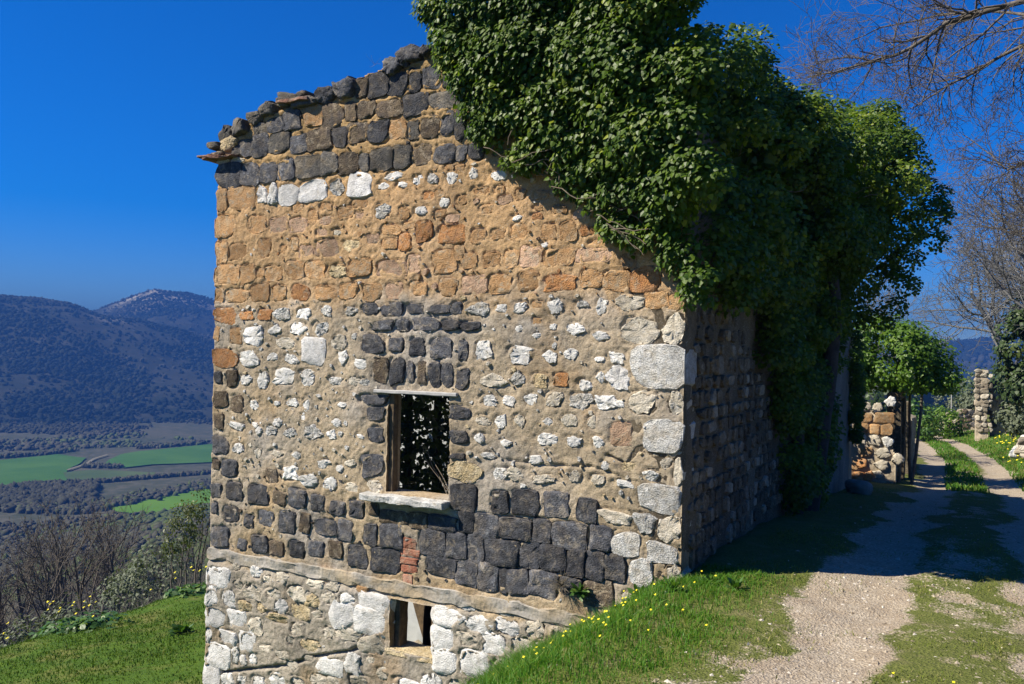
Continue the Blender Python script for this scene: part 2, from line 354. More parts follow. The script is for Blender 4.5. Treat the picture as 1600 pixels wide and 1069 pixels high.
def mnt(a, r, x, y):
    deg = np.degrees(a)
    f_az = [-74.62, -48.65, -38.5, -31.22, -29.28, -27.6, -25.87, -23.72, -19.6, -12.8, 4.33, 27.94, 63.95]
    f_h  = [60, 95, 84, 75, 71, 64, 47, 40, 18, 0, -5, -30, -60]
    b_az = [-74.62, -37.15, -29.28, -27.26, -26.22, -24.98, -23.9, -22.99, -21.88, -20.75, -19.41, -16.06, -11.98, 0.0, 16.86, 26.22, 34.29, 63.95]
    b_h  = [40, 50, 52, 66, 80, 101, 120, 133, 128, 124, 110, 86, 60, 30, 5, 30, 60, 90]
    hf = np.interp(deg, f_az, f_h); hb = np.interp(deg, b_az, b_h)
    sm = lambda t: np.clip(t, 0, 1)**2*(3-2*np.clip(t, 0, 1))
    up = lambda t: 0.55*np.clip(t, 0, 1) + 0.45*sm(t)
    rf = 1650 + 120*N2(np.cos(a)*5, a*6, 0, 1.0); rb = 2150
    zf_ = -80 + (hf+80)*up((r-950)/(rf-950))*(1-0.5*sm((r-rf)/700))
    zb_ = -80 + (hb+80)*up((r-1250)/(rb-1250))*(1-0.4*sm((r-rb)/700))
    z = np.maximum(zf_, zb_)
    amp = np.clip((r-980)/350, 0, 1)
    ridge = 1 - 0.85*np.exp(-((r-rb)/140.0)**2) - 0.6*np.exp(-((r-rf)/120.0)**2)*(zf_ > zb_-5)
    return z + amp*(34*N1.fbm(x, y, 0, 0.0042, 6)*np.clip(ridge, 0.10, 1)) - 3*(r < 1000)
def rocky(a, r, x, y, z):
    deg = np.degrees(a)
    pk = np.clip((z-62)/45, 0, 1)*np.clip((deg+26.2)/1.4, 0, 1)
    cl = np.exp(-((deg+25.2)/0.9)**2 - ((z-48)/10)**2)*1.3
    return np.clip(pk*0.95 + cl, 0, 1)
azm = np.concatenate([np.linspace(-1.5, -0.62, 60), np.linspace(-0.615, -0.32, 220), np.linspace(-0.31, 1.1, 160)])
rm = np.concatenate([np.linspace(940, 2300, 150), np.linspace(2330, 3200, 16)])
tag(mobj('mountain', polar_mesh('mountain', azm, rm, mnt, M['mountain'], {'rocky': rocky})), 'wooded mountain ridge with a rocky peak across the valley', 'mountain', kind='structure')

def vp(deg, r, z=-80.0):      # valley point by bearing (degrees right of the view axis) and distance
    x, y = polar(rad(deg), r); return np.array([float(x), float(y), z])
# ------------------------------------------------------------------ valley fields, hedges, woods
def sheet(name, pts, z, mat, label, cat):
    pts = [vp(d, r, z) for d, r in pts]
    # densify the outline a little so that the border is not ruler straight
    out = []
    for i, p in enumerate(pts):
        q = pts[(i+1) % len(pts)]
        for k in range(6):
            m = p + (q-p)*k/6.0
            out.append(m + np.array([4*N1(m[0], m[1], 0, .05), 4*N2(m[0], m[1], 0, .05), 0]))
    me = bpy.data.meshes.new(name); me.from_pydata([tuple(v) for v in out], [], [list(range(len(out)))]); me.materials.append(mat)
    return tag(mobj(name, me), label, cat, kind='structure')
FL = [(-34.5, 645), (-31.2, 678), (-28.2, 701), (-26.5, 674), (-27.4, 628), (-27.7, 562), (-31.2, 546), (-34.5, 541)]
FR = [(-24.7, 688), (-23.5, 705), (-19.5, 742), (-11.5, 759), (-11.5, 635), (-19.5, 627), (-22.7, 624), (-24.5, 612), (-25.6, 639)]
FB = [(-25.3, 466), (-22.7, 490), (-19.5, 517), (-11.5, 556), (-11.5, 464), (-19.5, 449), (-22.7, 438), (-24.7, 452)]
sheet('field', FL, -79.2, M['field'], 'green crop field at the far left of the valley', 'field')
sheet('field', FR, -79.1, M['field'], 'green crop field on the valley floor right of the pale track', 'field')
sheet('field', [(-27.7, 602), (-26.3, 607), (-22.7, 585), (-22.8, 565), (-26.3, 553), (-27.6, 564)], -79.15, M['fallow'], 'pale fallow strip between the two green valley fields', 'field')
sheet('field', FB, -79.0, M['field2'], 'brighter green field nearest in the valley, beside the house', 'field')
sheet('farm_track', [(-27.55, 612), (-26.55, 652), (-25.5, 688), (-25.4, 686), (-26.45, 648), (-27.4, 608)], -78.9, M['track'], 'pale farm track crossing the green valley fields', 'track')

def leaf_arrays(P, Nn, size, rnd, tip=None, shape='ivy', wid=1.0):
    """P base points (n,3), Nn leaf normals, tip directions -> verts, quads, rnd per vertex"""
    n = len(P)
    Nn = Nn/np.linalg.norm(Nn, axis=1, keepdims=True)
    if tip is None: tip = RNG.normal(size=(n, 3))
    T = tip - (tip*Nn).sum(1, keepdims=True)*Nn
    T /= np.linalg.norm(T, axis=1, keepdims=True)+1e-9
    Bt = np.cross(Nn, T)
    if shape == 'ivy': prof = [(0, 0, 0), (.48, .12, -.10), (.36, .55, -.08), (0, 1.0, -.05), (-.36, .55, -.08), (-.48, .12, -.10)]
    else: prof = [(0, 0, 0), (.26, .35, -.05), (.20, .72, -.05), (0, 1.0, -.10), (-.20, .72, -.05), (-.26, .35, -.05)]
    sz = np.asarray(size).reshape(-1, 1)
    V = np.stack([P + sz*(wid*a*Bt + b*T + c*Nn) for a, b, c in prof], 1).reshape(-1, 3)
    i = np.arange(n)[:, None]*6
    F = np.concatenate([i+np.array([[0, 1, 2, 3]]), i+np.array([[0, 3, 4, 5]])])
    return V, F, np.repeat(rnd, 6)
def leaf_mesh(name, P, Nn, size, mat, rnd=None, tip=None, shape='ivy', wid=1.0):
    if rnd is None: rnd = RNG.random(len(P))
    V, F, r = leaf_arrays(np.asarray(P), np.asarray(Nn), size, rnd, tip, shape, wid)
    return npmesh(name, V, F, mat, False, {'rnd': r})
def sphere_dirs(n):
    v = RNG.normal(size=(n, 3)); return v/np.linalg.norm(v, axis=1, keepdims=True)

# low canopy blob used for far woods and hedges
_ico = np.array([[0,0,1],[.89,0,.45],[.28,.85,.45],[-.72,.53,.45],[-.72,-.53,.45],[.28,-.85,.45],[.72,.53,-.45],[-.28,.85,-.45],[-.89,0,-.45],[-.28,-.85,-.45],[.72,-.53,-.45]])
_icf = np.array([[0,1,2],[0,2,3],[0,3,4],[0,4,5],[0,5,1],[1,6,2],[2,7,3],[3,8,4],[4,9,5],[5,10,1],[6,7,2],[7,8,3],[8,9,4],[9,10,5],[10,6,1]])
def canopy(name, P, size, hscale, mat, rnd=None):
    n = len(P); k = len(_ico)
    V = P[:, None, :] + (_ico[None]*(1+0.35*RNG.normal(size=(n, k, 1))))*np.asarray(size).reshape(-1, 1, 1)*np.array([1, 1, hscale])
    F = (np.arange(n)[:, None, None]*k + _icf[None]).reshape(-1, 3)
    return npmesh(name, V.reshape(-1, 3), F, mat, True, {'rnd': np.repeat(RNG.random(n) if rnd is None else rnd, k)})

def hedge(pts, width, n, size, label, hs=1.0, z=-79.5):
    P = []
    pts = [vp(d, r, z) for d, r in pts]; L = [np.linalg.norm(b-a) for a, b in zip(pts[:-1], pts[1:])]; cum = np.concatenate([[0], np.cumsum(L)])
    t = RNG.random(n)*cum[-1]
    A = np.array(pts); P = np.stack([np.interp(t, cum, A[:, i]) for i in range(3)], 1)
    P[:, :2] += RNG.normal(size=(n, 2))*width
    sz = size*(0.6+0.8*RNG.random(n)); P[:, 2] += sz*0.5*hs
    return tag(mobj('hedgerow', canopy('hedgerow', P, sz, hs, M['hedge'])), label, 'hedgerow', kind='stuff')
hedge([(-33.4, 486), (-30.9, 485), (-27.2, 461), (-25.0, 475), (-22.7, 495), (-19.5, 526), (-14.4, 579)], 4, 2600, 1.4, 'dark hedgerow along the nearer green field')
hedge([(-31.2, 544), (-29.5, 559), (-26.5, 555), (-24.5, 559), (-19.5, 577)], 1.6, 900, 1.0, 'thin hedgerow across the middle of the valley')
hedge([(-33, 690), (-31.2, 699), (-28.9, 707), (-27.4, 727)], 2.5, 700, 1.2, 'hedgerow behind the far left green field')
hedge([(-26.5, 628), (-24.7, 617)], 2, 260, 1.1, 'short hedgerow between the green fields')
hedge([(-23.5, 729), (-21.9, 737), (-20.0, 756)], 2.5, 500, 1.3, 'hedgerow behind the far right green field')
# wood between the near slope and the fields
def wood_fill(n, box, size, hs, label, name='bare_wood', z=None, mat='hedge', dens=None):
    a0, a1, r0, r1 = box
    a = rad(1)*(a0+(a1-a0)*RNG.random(n)); r = np.sqrt(r0**2+(r1**2-r0**2)*RNG.random(n)); x, y = polar(a, r)
    if dens is not None:
        k = dens(x, y, r) > RNG.random(n); a, r, x, y = a[k], r[k], x[k], y[k]
    zz = (ground_z(x, y) if z is None else mnt(a, r, x, y)); sz = size*(0.35+1.3*RNG.random(len(x))**1.6)
    P = np.stack([x, y, zz+sz*hs*0.35], 1); rv = np.clip(.45+1.5*N2.fbm(x, y, 2, .0065, 4)+.18*RNG.normal(size=len(x)), 0, 1)
    return tag(mobj(name, canopy(name, P, sz, hs, M[mat], rv)), label, 'wood', kind='stuff')
wood_fill(4200, (-31.5, -26, 478, 548), 1.5, 1.1, 'grey bare wood on the valley floor before the left field')
wood_fill(16000, (-36, -10, 740, 990), 1.6, 0.9, 'brown scrub and copses at the foot of the mountain', dens=lambda x, y, r: np.clip(0.25+2.2*N3.fbm(x, y, 0, .012, 3), 0, 1))
wood_fill(11000, (-35, -12, 120, 440), 1.1, 1.0, 'grey wood on the lower slope above the fields')
wood_fill(60000, (-36, -15, 960, 2250), 2.4, 0.9, 'dense forest covering the mountainside', 'forest', 1, 'forest',
          dens=lambda x, y, r: np.clip(0.52+2.4*N3.fbm(x, y, 0, .009, 4), 0.08, 1)*np.clip(1.35-(r-1700)/500, .12, 1))
wood_fill(5000, (18, 36, 1000, 2300), 5.0, 1.1, 'hazy forest on the hill beyond the lane', 'forest', 1, 'forest')

# ------------------------------------------------------------------ the ruined house
house = empty('ruined_house')
tag(house, 'tall roofless stone house of dark, orange and white blocks under a mass of ivy', 'house')
ROOF = np.array([(-6.05, 4.28), (-5.92, 4.48), (-5.38, 4.68), (-4.92, 4.82), (-4.55, 4.86), (-4.06, 4.95), (-3.79, 4.98), (-3.44, 5.08), (-3.22, 5.16), (-2.69, 5.18), (-1.5, 4.75), (0, 4.2)])
roof_z = lambda x: np.interp(x, ROOF[:, 0], ROOF[:, 1])
UW = (-3.30, -2.50, 0.46, 1.525); LW = (-3.19, -2.64, -1.20, -0.66)
STONES = {
  'd': '''-5765 4075 214 149;-5399 4074 167 127;-5104 4073 130 120;-4836 4074 126 124;-2634 4058 126 98;-2419 4041 69 84;-2244 4041 87 83;-5244 4404 131 131;-4644 4368 124 104;-4038 4370 99 110;-3489 4370 133 120;-2596 4363 80 119;-5488 4390 114 103;-2431 4336 74 143;-2273 4260 73 83;-4758 4654 119 123;-3002 4612 168 117;-5004 4624 128 86;-3972 4895 145 123;-3508 4892 138 134;-3247 4883 124 114;-3023 4888 79 122;-2806 4879 118 116;-2577 4847 90 98;-4252 4858 137 88;-3084 5179 143 92;-3311 5086 119 97;-2869 5163 72 73;-3138 5069 53 44;-3562 2437 100 58;-3262 2426 134 65;-2949 2437 104 52;-2642 2430 121 46;-3392 2252 131 57;-3118 2257 79 61;-2832 2278 154 64;-2447 2438 67 56;-2505 2260 98 52;-2261 2251 105 43;-5868 1617 65 67;-5799 791 136 107;-5642 528 127 96;-3487 1444 156 50;-3453 1291 117 68;-3449 1072 105 77;-3488 727 148 109;-3517 2052 155 101;-3206 2047 89 72;-2921 2028 97 93;-2614 2019 135 105;-3182 1768 94 135;-3006 1768 49 111;-2696 1751 68 127;-2542 1746 69 117;-2345 2004 61 99;-2354 1724 76 112;-2377 1366 127 64;-2383 1107 108 64;-2404 916 83 30;-2312 501 150 128;-1888 490 90 104;-1606 514 145 118;-1265 533 128 120;-947 512 102 113;-2274 254 94 111;-2034 239 134 120;-1706 251 181 103;-1417 264 96 111;-1127 249 170 119;-809 267 105 117;-2392 -5 118 133;-2165 -9 101 142;-1849 -4 190 135;-1545 14 106 132;-1288 13 139 125;-1045 6 92 124;-852 7 90 137;-653 10 98 121;-2259 -260 127 127;-2006 -276 117 136;-1829 -272 47 124;-1661 -263 113 128;-1390 -248 147 121;-1090 -224 109 79;-5858 231 84 78;-5551 260 123 100;-5155 251 158 110;-4548 270 127 101;-4238 246 94 89;-3952 220 105 77;-3688 242 102 92;-5877 19 59 60;-5600 -24 115 83;-5296 -67 72 76;-5021 -13 109 86;-4698 -17 121 125;-4123 -14 143 83;-3847 -14 104 114;-3491 -21 87 117;-3208 -3 143 121;-2567 207 161 76;-5774 -318 151 119;-5400 -361 73 64;-5114 -325 118 98;-4531 -314 111 90;-4253 -268 108 78;-3661 -278 129 118;-3287 -271 177 126;-2676 -5 160 133;-2563 -236 167 101''',
  'g': '''-4490 4077 195 126;-4166 4090 118 120;-3681 4060 68 94;-3443 4060 159 124;-3162 4056 123 127;-4947 4413 166 120;-3021 4346 79 100;-2673 4622 152 90;-2412 4585 89 76;-5814 4596 97 90;-5604 4652 143 109;-5339 4735 126 83;-5106 4819 110 77;-6005 4476 99 50;-5249 4594 118 68;-4847 4897 165 91;-4598 4846 210 61;-4635 4931 74 38;-5643 4390 68 59''',
  'b': '''-3903 4066 144 118;-2895 4078 114 103;-4353 4371 181 116;-3780 4388 137 117;-2804 4361 118 120;-4139 4633 148 133;-3884 4644 86 109;-3662 4631 112 103;-3354 4607 174 97;-3742 4892 85 104;-5981 4348 134 45;-5633 1609 85 101;-5817 1347 122 92;-5539 1314 98 96;-5844 1075 86 97;-5877 550 65 56;-4957 491 92 78;-3400 1757 102 132;-2850 1764 53 119;-821 -252 148 117;-4827 243 107 80;-3452 261 67 64;-4428 -4 74 106;-3188 200 182 68;-2867 204 113 77;-4856 -344 107 80;-3974 -243 98 87''',
  'o': '''-3228 4373 107 105;-4426 4657 128 126;-5873 3787 97 135;-5533 3787 229 137;-5801 3469 173 139;-5269 3460 145 107;-4642 3608 68 42;-4406 3495 67 84;-3924 3512 110 73;-3726 3598 113 45;-3121 3462 74 70;-4212 3603 83 37;-3299 3293 108 57;-3054 3328 74 35;-5860 3150 104 124;-5559 3143 155 98;-5129 3164 104 115;-4840 3142 44 47;-4674 3206 50 71;-3311 3141 92 53;-5756 2874 213 119;-5403 2884 126 107;-5205 2878 59 58;-4992 2863 128 95;-4665 2896 136 108;-4360 2887 144 97;-3697 2890 169 98;-2604 2928 141 114;-5884 2619 90 99;-5583 2610 183 83;-5211 2638 137 106;-4895 2628 101 90;-4180 2625 160 78;-3860 2638 114 86;-3534 2619 133 89;-2928 2647 109 73;-2547 2652 110 93;-2434 3885 51 35;-2559 3909 52 31;-2162 3634 104 39;-1955 3627 53 38;-1715 3559 52 54;-1486 3542 74 45;-1515 3412 42 21;-1283 3385 72 41;-2191 3173 85 73;-1960 3178 78 47;-1726 3183 90 79;-1387 3174 73 78;-1185 3168 84 89;-2425 3015 61 70;-2306 2924 96 78;-2033 2923 98 77;-1810 2923 76 84;-1297 2921 149 82;-563 2855 87 70;-1940 2679 126 97;-1603 2692 117 91;-940 2700 108 88;-693 2683 122 98;-289 2497 108 73;-103 2460 70 76;-1501 2467 55 33;-2662 3429 63 35;-2103 3437 69 43;-2678 3642 53 35;-2396 3547 61 48;-847 3039 94 24;-5914 2151 51 77;-5593 2128 98 101;-1507 2305 41 29;-432 -289 35 38;-3577 -627 81 37''',
  'y': '''-5742 4479 138 79;-3828 3150 114 59;-4034 2868 146 77;-1459 1727 96 65;-539 956 82 50;-2311 752 193 98;-4258 -846 101 77;-4430 -1013 132 95;-5052 -1056 78 63;-5298 -1084 104 64;-4772 -1137 167 62;-4288 -1362 159 66''',
  'c': '''-5866 4268 104 35;-5612 4257 122 32;-4039 3300 70 36;-544 2473 123 78;-3992 2074 108 84;-4773 2046 136 59;-3766 1636 82 51;-4872 757 105 34;-3790 740 82 37;-3741 458 123 55;-5178 740 67 50;-3442 495 96 73;-454 2211 199 120;-124 2217 91 136;-2002 1710 146 67;-1310 1542 94 77;-404 1554 137 107;-95 1553 70 90;-2100 1299 79 51;-1677 1314 66 66;-1146 1344 75 56;-911 1349 39 47;-1714 786 103 62;-1408 759 118 49;-841 810 64 47;-57 939 42 105;-1070 821 61 48;-179 1020 55 45;-647 485 165 63;-134 434 106 112;-91 18 73 93;-107 -172 93 75;-1448 -698 102 86;-1799 -588 71 41;-1646 -573 70 31;-1204 -571 110 40;-1234 -696 77 70;-999 -670 81 44;-2222 -943 118 84;-1582 -879 127 91;-1365 -875 79 75;-1788 -1138 153 98;-2336 -1421 81 74;-1108 -674 49 49;-1187 -847 88 50;-519 -254 41 57;-436 -356 60 38;-4452 -1800 103 61;-4546 -1633 104 45;-4953 -719 77 51;-4747 -661 99 57;-5426 -840 81 58;-5176 -890 134 87;-4864 -860 115 57;-4503 -805 156 90;-5132 -1283 102 92;-4168 -987 86 44;-4016 -786 99 66;-4235 -665 115 44;-3984 -650 91 65;-3409 -1191 152 116;-3735 -1142 171 75;-4583 -1359 75 56;-4945 -1527 108 46;-5465 -634 65 47;-4162 -1736 129 66;-3928 -1700 91 54;-3275 -1478 78 58;-3437 -1367 53 32;-3565 -1616 135 64;-4483 -1212 118 73;-4020 -1160 85 65;-4298 -1508 87 33;-4683 -1552 121 51''',
  'W': '''-5200 3803 78 116;-5029 3795 80 120;-4778 3787 151 118;-4423 3802 194 121;-3727 3813 164 126;-4351 1956 168 153;-267 1884 239 187;-645 1769 108 109;-189 1254 169 144;-228 687 195 123;-366 459 115 90;-554 250 128 115;-203 204 142 89;-408 1 115 114;-2471 -751 176 86;-2098 -747 147 79;-1761 -726 141 82;-2510 -962 132 107;-1912 -913 144 109;-2486 -1194 150 117;-2132 -1158 165 136;-2077 -1373 116 68;-2591 -1427 71 77;-5767 -813 192 113;-5860 -1048 110 107;-5568 -1044 115 100;-5786 -1281 159 113;-5439 -1253 138 94;-5895 -1515 59 89;-5587 -1503 164 82;-5254 -1490 119 104;-5763 -1736 200 130;-5838 -2013 134 131;-4722 -992 98 85;-3416 -768 170 106;-3449 -948 200 122;-3990 -1543 176 82;-3665 -1453 122 96;-3810 -939 159 130;-2952 -1534 164 62;-2696 -1466 68 76''',
  'r': '''-4053 3798 105 96;-2750 3801 77 56;-3413 3498 109 88;-4863 2391 114 71;-4174 2415 89 59;-3831 2413 80 58;-2180 2423 129 68;-1021 2466 65 36;-4258 2219 117 71;-4683 1863 103 58;-4979 1020 99 59;-4672 1019 90 58;-4344 1044 124 71;-4568 760 83 43;-3614 1627 69 46;-4016 1632 96 47;-1705 1728 75 58;-1019 1542 117 72;-1885 776 96 58;-315 894 68 53''',
  'w': '''-3281 3879 108 48;-3414 3771 71 35;-3150 3768 75 35;-2956 3796 57 52;-2533 3792 70 63;-2907 3479 78 47;-2613 3549 75 51;-4522 2398 92 70;-2271 3815 60 65;-1973 3773 88 55;-1748 3331 52 25;-1430 3049 37 25;-1905 2429 77 42;-1696 2436 75 58;-1309 2445 99 69;-823 2448 55 75;-1096 2226 92 60;-5261 2130 150 110;-4954 2202 93 59;-4597 2208 121 73;-5356 1854 158 95;-4978 1881 86 44;-3921 1897 66 75;-3666 1828 93 55;-3767 2137 47 32;-5409 1596 97 60;-5103 1611 101 94;-4795 1651 169 93;-4436 1652 126 91;-5263 1312 68 60;-4889 1344 53 34;-4643 1365 90 53;-4445 1345 57 62;-3931 1373 66 28;-5517 1037 139 60;-5235 1074 47 30;-4883 1128 66 54;-4066 1028 67 56;-3991 1169 60 51;-4485 1199 38 43;-3657 1036 46 28;-5179 1008 47 40;-5502 776 104 70;-4671 545 128 87;-4359 485 131 67;-4070 474 109 84;-4167 687 92 52;-3942 663 48 37;-2097 2025 118 106;-1678 1973 145 79;-1350 1959 72 57;-1132 1979 66 56;-833 2162 98 51;-665 1968 83 59;-825 1772 47 55;-982 1699 69 52;-850 1944 51 24;-2036 1506 98 59;-1804 1507 76 58;-1566 1535 69 66;-771 1545 105 71;-1896 1302 58 75;-1369 1332 50 32;-2135 1115 59 47;-1375 1160 113 65;-1089 1151 83 44;-844 1168 68 51;-1824 1089 67 33;-1493 948 73 41;-2033 944 78 29;-767 945 46 43;-1706 2230 38 37;-1329 2248 45 37;-1509 2161 46 33;-628 1528 46 31;-565 795 94 31;-2236 -606 99 42;-2003 -585 121 36;-5448 -1707 81 99;-5318 -1724 64 58;-5160 -1671 63 58;-5570 -2014 115 76;-5327 -1965 80 75;-5058 -1928 109 57;-4766 -1846 121 79;-5143 -665 79 64;-3779 -752 110 45''',
  'p': '''-4938 3432 134 86;-4631 3415 124 84;-4202 3446 101 46;-3723 3477 68 40;-4487 3109 110 65;-4183 3133 172 101;-3537 3204 89 53;-4257 3311 78 37;-3279 2877 183 88;-2992 2911 84 95;-3234 2627 113 92;-1881 3516 77 42;-1590 2936 107 104;-906 2923 172 64;-2231 2681 135 86;-1069 3323 70 40;-2515 3368 83 35;-611 1253 116 105''',
  'O': '''-2812 3627 62 39;-3108 3158 79 87;-2860 3245 98 107;-2531 3207 159 101;-4578 2641 129 89;-5781 2375 186 94;-5414 2369 113 49;-5112 2382 110 62;-1532 3331 60 29;-983 3162 65 44;-1265 2668 157 73;-401 2683 146 112;-5749 1861 207 102;-1242 1734 76 65''',
  'k': '''-2960 -150 114 36;-2990 -445 63 57;-2968 -57 82 53;-2974 -238 110 33;-2968 -317 101 36''',
}

KIND = {'d': 'basalt_block', 'g': 'basalt_block', 'b': 'basalt_block', 'o': 'tuff_block', 'O': 'tuff_block', 'p': 'tuff_block', 'k': 'brick'}
stones = []
for t, txt in STONES.items():
    for it in txt.split(';'):
        x, z, a, b = [float(v)/1000 for v in it.split()]
        stones.append((t, x, z, a, b))

def skin(name, av, bv, height, keep, to3d, mat, depth, colf):
    """a wall face as a relief grid; free borders are carried back by `depth` so that openings have reveals"""
    A, Bq = np.meshgrid(av, bv); a, b = A.ravel(), Bq.ravel(); h = height(a, b)
    na, nb = len(av), len(bv); i = np.arange(na*nb).reshape(nb, na)
    ca, cb = (A[:-1, :-1]+A[1:, 1:])/2, (Bq[:-1, :-1]+Bq[1:, 1:])/2
    K = keep(ca, cb)
    F = np.stack([i[:-1, :-1], i[:-1, 1:], i[1:, 1:], i[1:, :-1]], -1)[K]
    Kp = np.pad(K, 1)
    E = []
    for (dy, dx, p, q) in ((-1, 0, 0, 1), (1, 0, 3, 2), (0, -1, 0, 3), (0, 1, 1, 2)):
        nbk = Kp[1+dy:Kp.shape[0]-1+dy, 1+dx:Kp.shape[1]-1+dx]
        m = K & ~nbk
        Q = np.stack([i[:-1, :-1], i[:-1, 1:], i[1:, 1:], i[1:, :-1]], -1)[m]
        E.append(Q[:, [p, q]])
    E = np.concatenate(E)
    V = to3d(a, b, h); bi = np.unique(E); mp = np.full(na*nb, -1); mp[bi] = len(V)+np.arange(len(bi))
    Vb = to3d(a[bi], b[bi], np.full(len(bi), -depth))
    Q = np.stack([E[:, 0], E[:, 1], mp[E[:, 1]], mp[E[:, 0]]], 1)
    col = colf(a, b); col = np.concatenate([col, col[bi]])
    Vall = np.concatenate([V, Vb]); Fall = np.concatenate([F, Q])
    used = np.unique(Fall); re = np.full(len(Vall), -1); re[used] = np.arange(len(used))
    return npmesh(name, Vall[used], re[Fall], mat, True, None, {'col': col[used]})

CRACKS = [([(-0.58, 2.78), (-0.51, 2.58), (-0.37, 2.49), (-0.26, 2.37), (-0.24, 2.14), (-0.38, 2.05), (-0.46, 1.9)], .022, .12),
          ([(-5.82, -1.98), (-4.63, -1.65), (-4.21, -1.47), (-3.71, -1.32), (-3.55, -1.23)], .016, .08),
          ([(-0.75, 1.05), (-0.55, 0.98), (-0.45, 1.12), (-0.25, 1.22)], .012, .05),
          ([(-2.0, 0.93), (-1.4, 0.90), (-0.9, 0.93), (-0.6, 0.86)], .010, .03),
          ([(-3.75, -1.5), (-3.66, -1.75), (-3.6, -1.95)], .03, .10)]
def gable_height(x, z):
    tuff = np.clip((z-2.45)/0.2, 0, 1)
    h = 0.0065 + 0.020*N1.fbm(x, z, 0, 2.2, 3) + 0.019*N2.fbm(x, z, 3, 9.0, 4, 0.6) + 0.010*N3.fbm(x, z, 5, 35.0, 2)
    h += 0.030*np.clip((-0.62-z)/0.05, 0, 1)                      # the lower storey stands a little proud
    for t, sx, sz, a, b in stones:
        m = (np.abs(x-sx) < a+.07) & (np.abs(z-sz) < b+.07)
        if not m.any(): continue
        dx, dz = (x[m]-sx)/a, (z[m]-sz)/b
        rr = (np.abs(dx)**3.4+np.abs(dz)**3.4)**(1/3.4)
        dist = (rr-1)*min(a, b)
        nn = N3(x[m], z[m], 0, 11.0)
        if t in 'oOp':   g = .026*np.exp(-((dist-.006)/.009)**2)*np.clip(.25+(-dx*.7+dz*.9)*.7+1.5*nn, 0, 1)
        elif t in 'dgb': g = .034*np.exp(-((dist-.008)/.011)**2)*np.clip(.35+1.6*nn+(.55 if (sz < .5 and sx > -3) else 0), 0, 1)
        else:            g = .020*np.exp(-((dist-.008)/.011)**2)*np.clip(.15+(-dx*.4+dz*.7)*.5+1.7*nn, 0, 1)
        h[m] -= g
        ins = dist < -(.004+.075*np.clip(nn+.10, 0, .6))*np.clip(min(a, b)/.07, .4, 1)
        hm = h[m]; hm[ins] = np.minimum(hm[ins], -0.010); h[m] = hm
    for pts, wd, dp in CRACKS:
        pts = np.array(pts)
        dd = np.full(x.shape, 9.0)
        for p, q in zip(pts[:-1], pts[1:]):
            u = np.clip(((x-p[0])*(q-p)[0]+(z-p[1])*(q-p)[1])/((q-p)@(q-p)), 0, 1)
            dd = np.minimum(dd, np.hypot(x-p[0]-u*(q-p)[0], z-p[1]-u*(q-p)[1]))
        dd = dd + .02*N2(x, z, 9, 14.0)
        h -= dp*np.exp(-(np.maximum(dd, 0)/wd)**2)
    return h
def gable_col(x, z):
    n = N2.fbm(x, z, 1, 1.4, 4); n2 = N1.fbm(x, z, 4, 3.5, 4)
    Z = [-2.9, -0.64, -0.6, 0.3, 0.75, 2.35, 2.6, 3.7, 4.1, 5.5]
    C = 1.12*np.array([(.34, .315, .27), (.35, .32, .275), (.38, .31, .215), (.38, .31, .215), (.395, .33, .24), (.40, .34, .26), (.47, .325, .185), (.47, .31, .165), (.42, .285, .14), (.37, .255, .115)])
    zz = z + .18*n2
    c = np.stack([np.interp(zz, Z, C[:, k]) for k in range(3)], -1)
    g = np.clip((n+.02)*3.2, 0, 1)*np.clip((2.75-z)/.3, 0.12, 1)*0.75
    c = c*(1-g[..., None]) + np.array((.36, .345, .33))*g[..., None]
    w = np.clip((n2-.16)*5, 0, 1)*np.clip(1-np.abs(z-2.5)/.35, 0, 1)
    c = c*(1-.6*w[..., None]) + np.array((.47, .45, .42))*.6*w[..., None]
    oc = np.clip((N3.fbm(x, z, 8, 2.2, 3)-.1)*4, 0, 1)*.5
    c = c*(1-oc[..., None]) + np.array((.42, .29, .15))*oc[..., None]
    return c*np.array([.90, .86, .79])
xs = np.linspace(-5.95, -0.025, 396); zs = np.arange(-3.0, 5.3, .015)
def gable_keep(x, z):
    k = z < roof_z(x) + .05*N1(x, z*0, 0, 6.0)
    for x0, x1, z0, z1 in (UW, LW): k &= ~((x > x0) & (x < x1) & (z > z0) & (z < z1))
    return k
gable = mobj('gable_wall', skin('gable_wall', xs, zs, gable_height, gable_keep, lambda x, z, h: np.stack([x, -h, z], 1), M['mortar'], 0.24, gable_col), house)
gable['label'] = 'sunlit gable wall with bands of dark, orange and white stones in tan mortar'

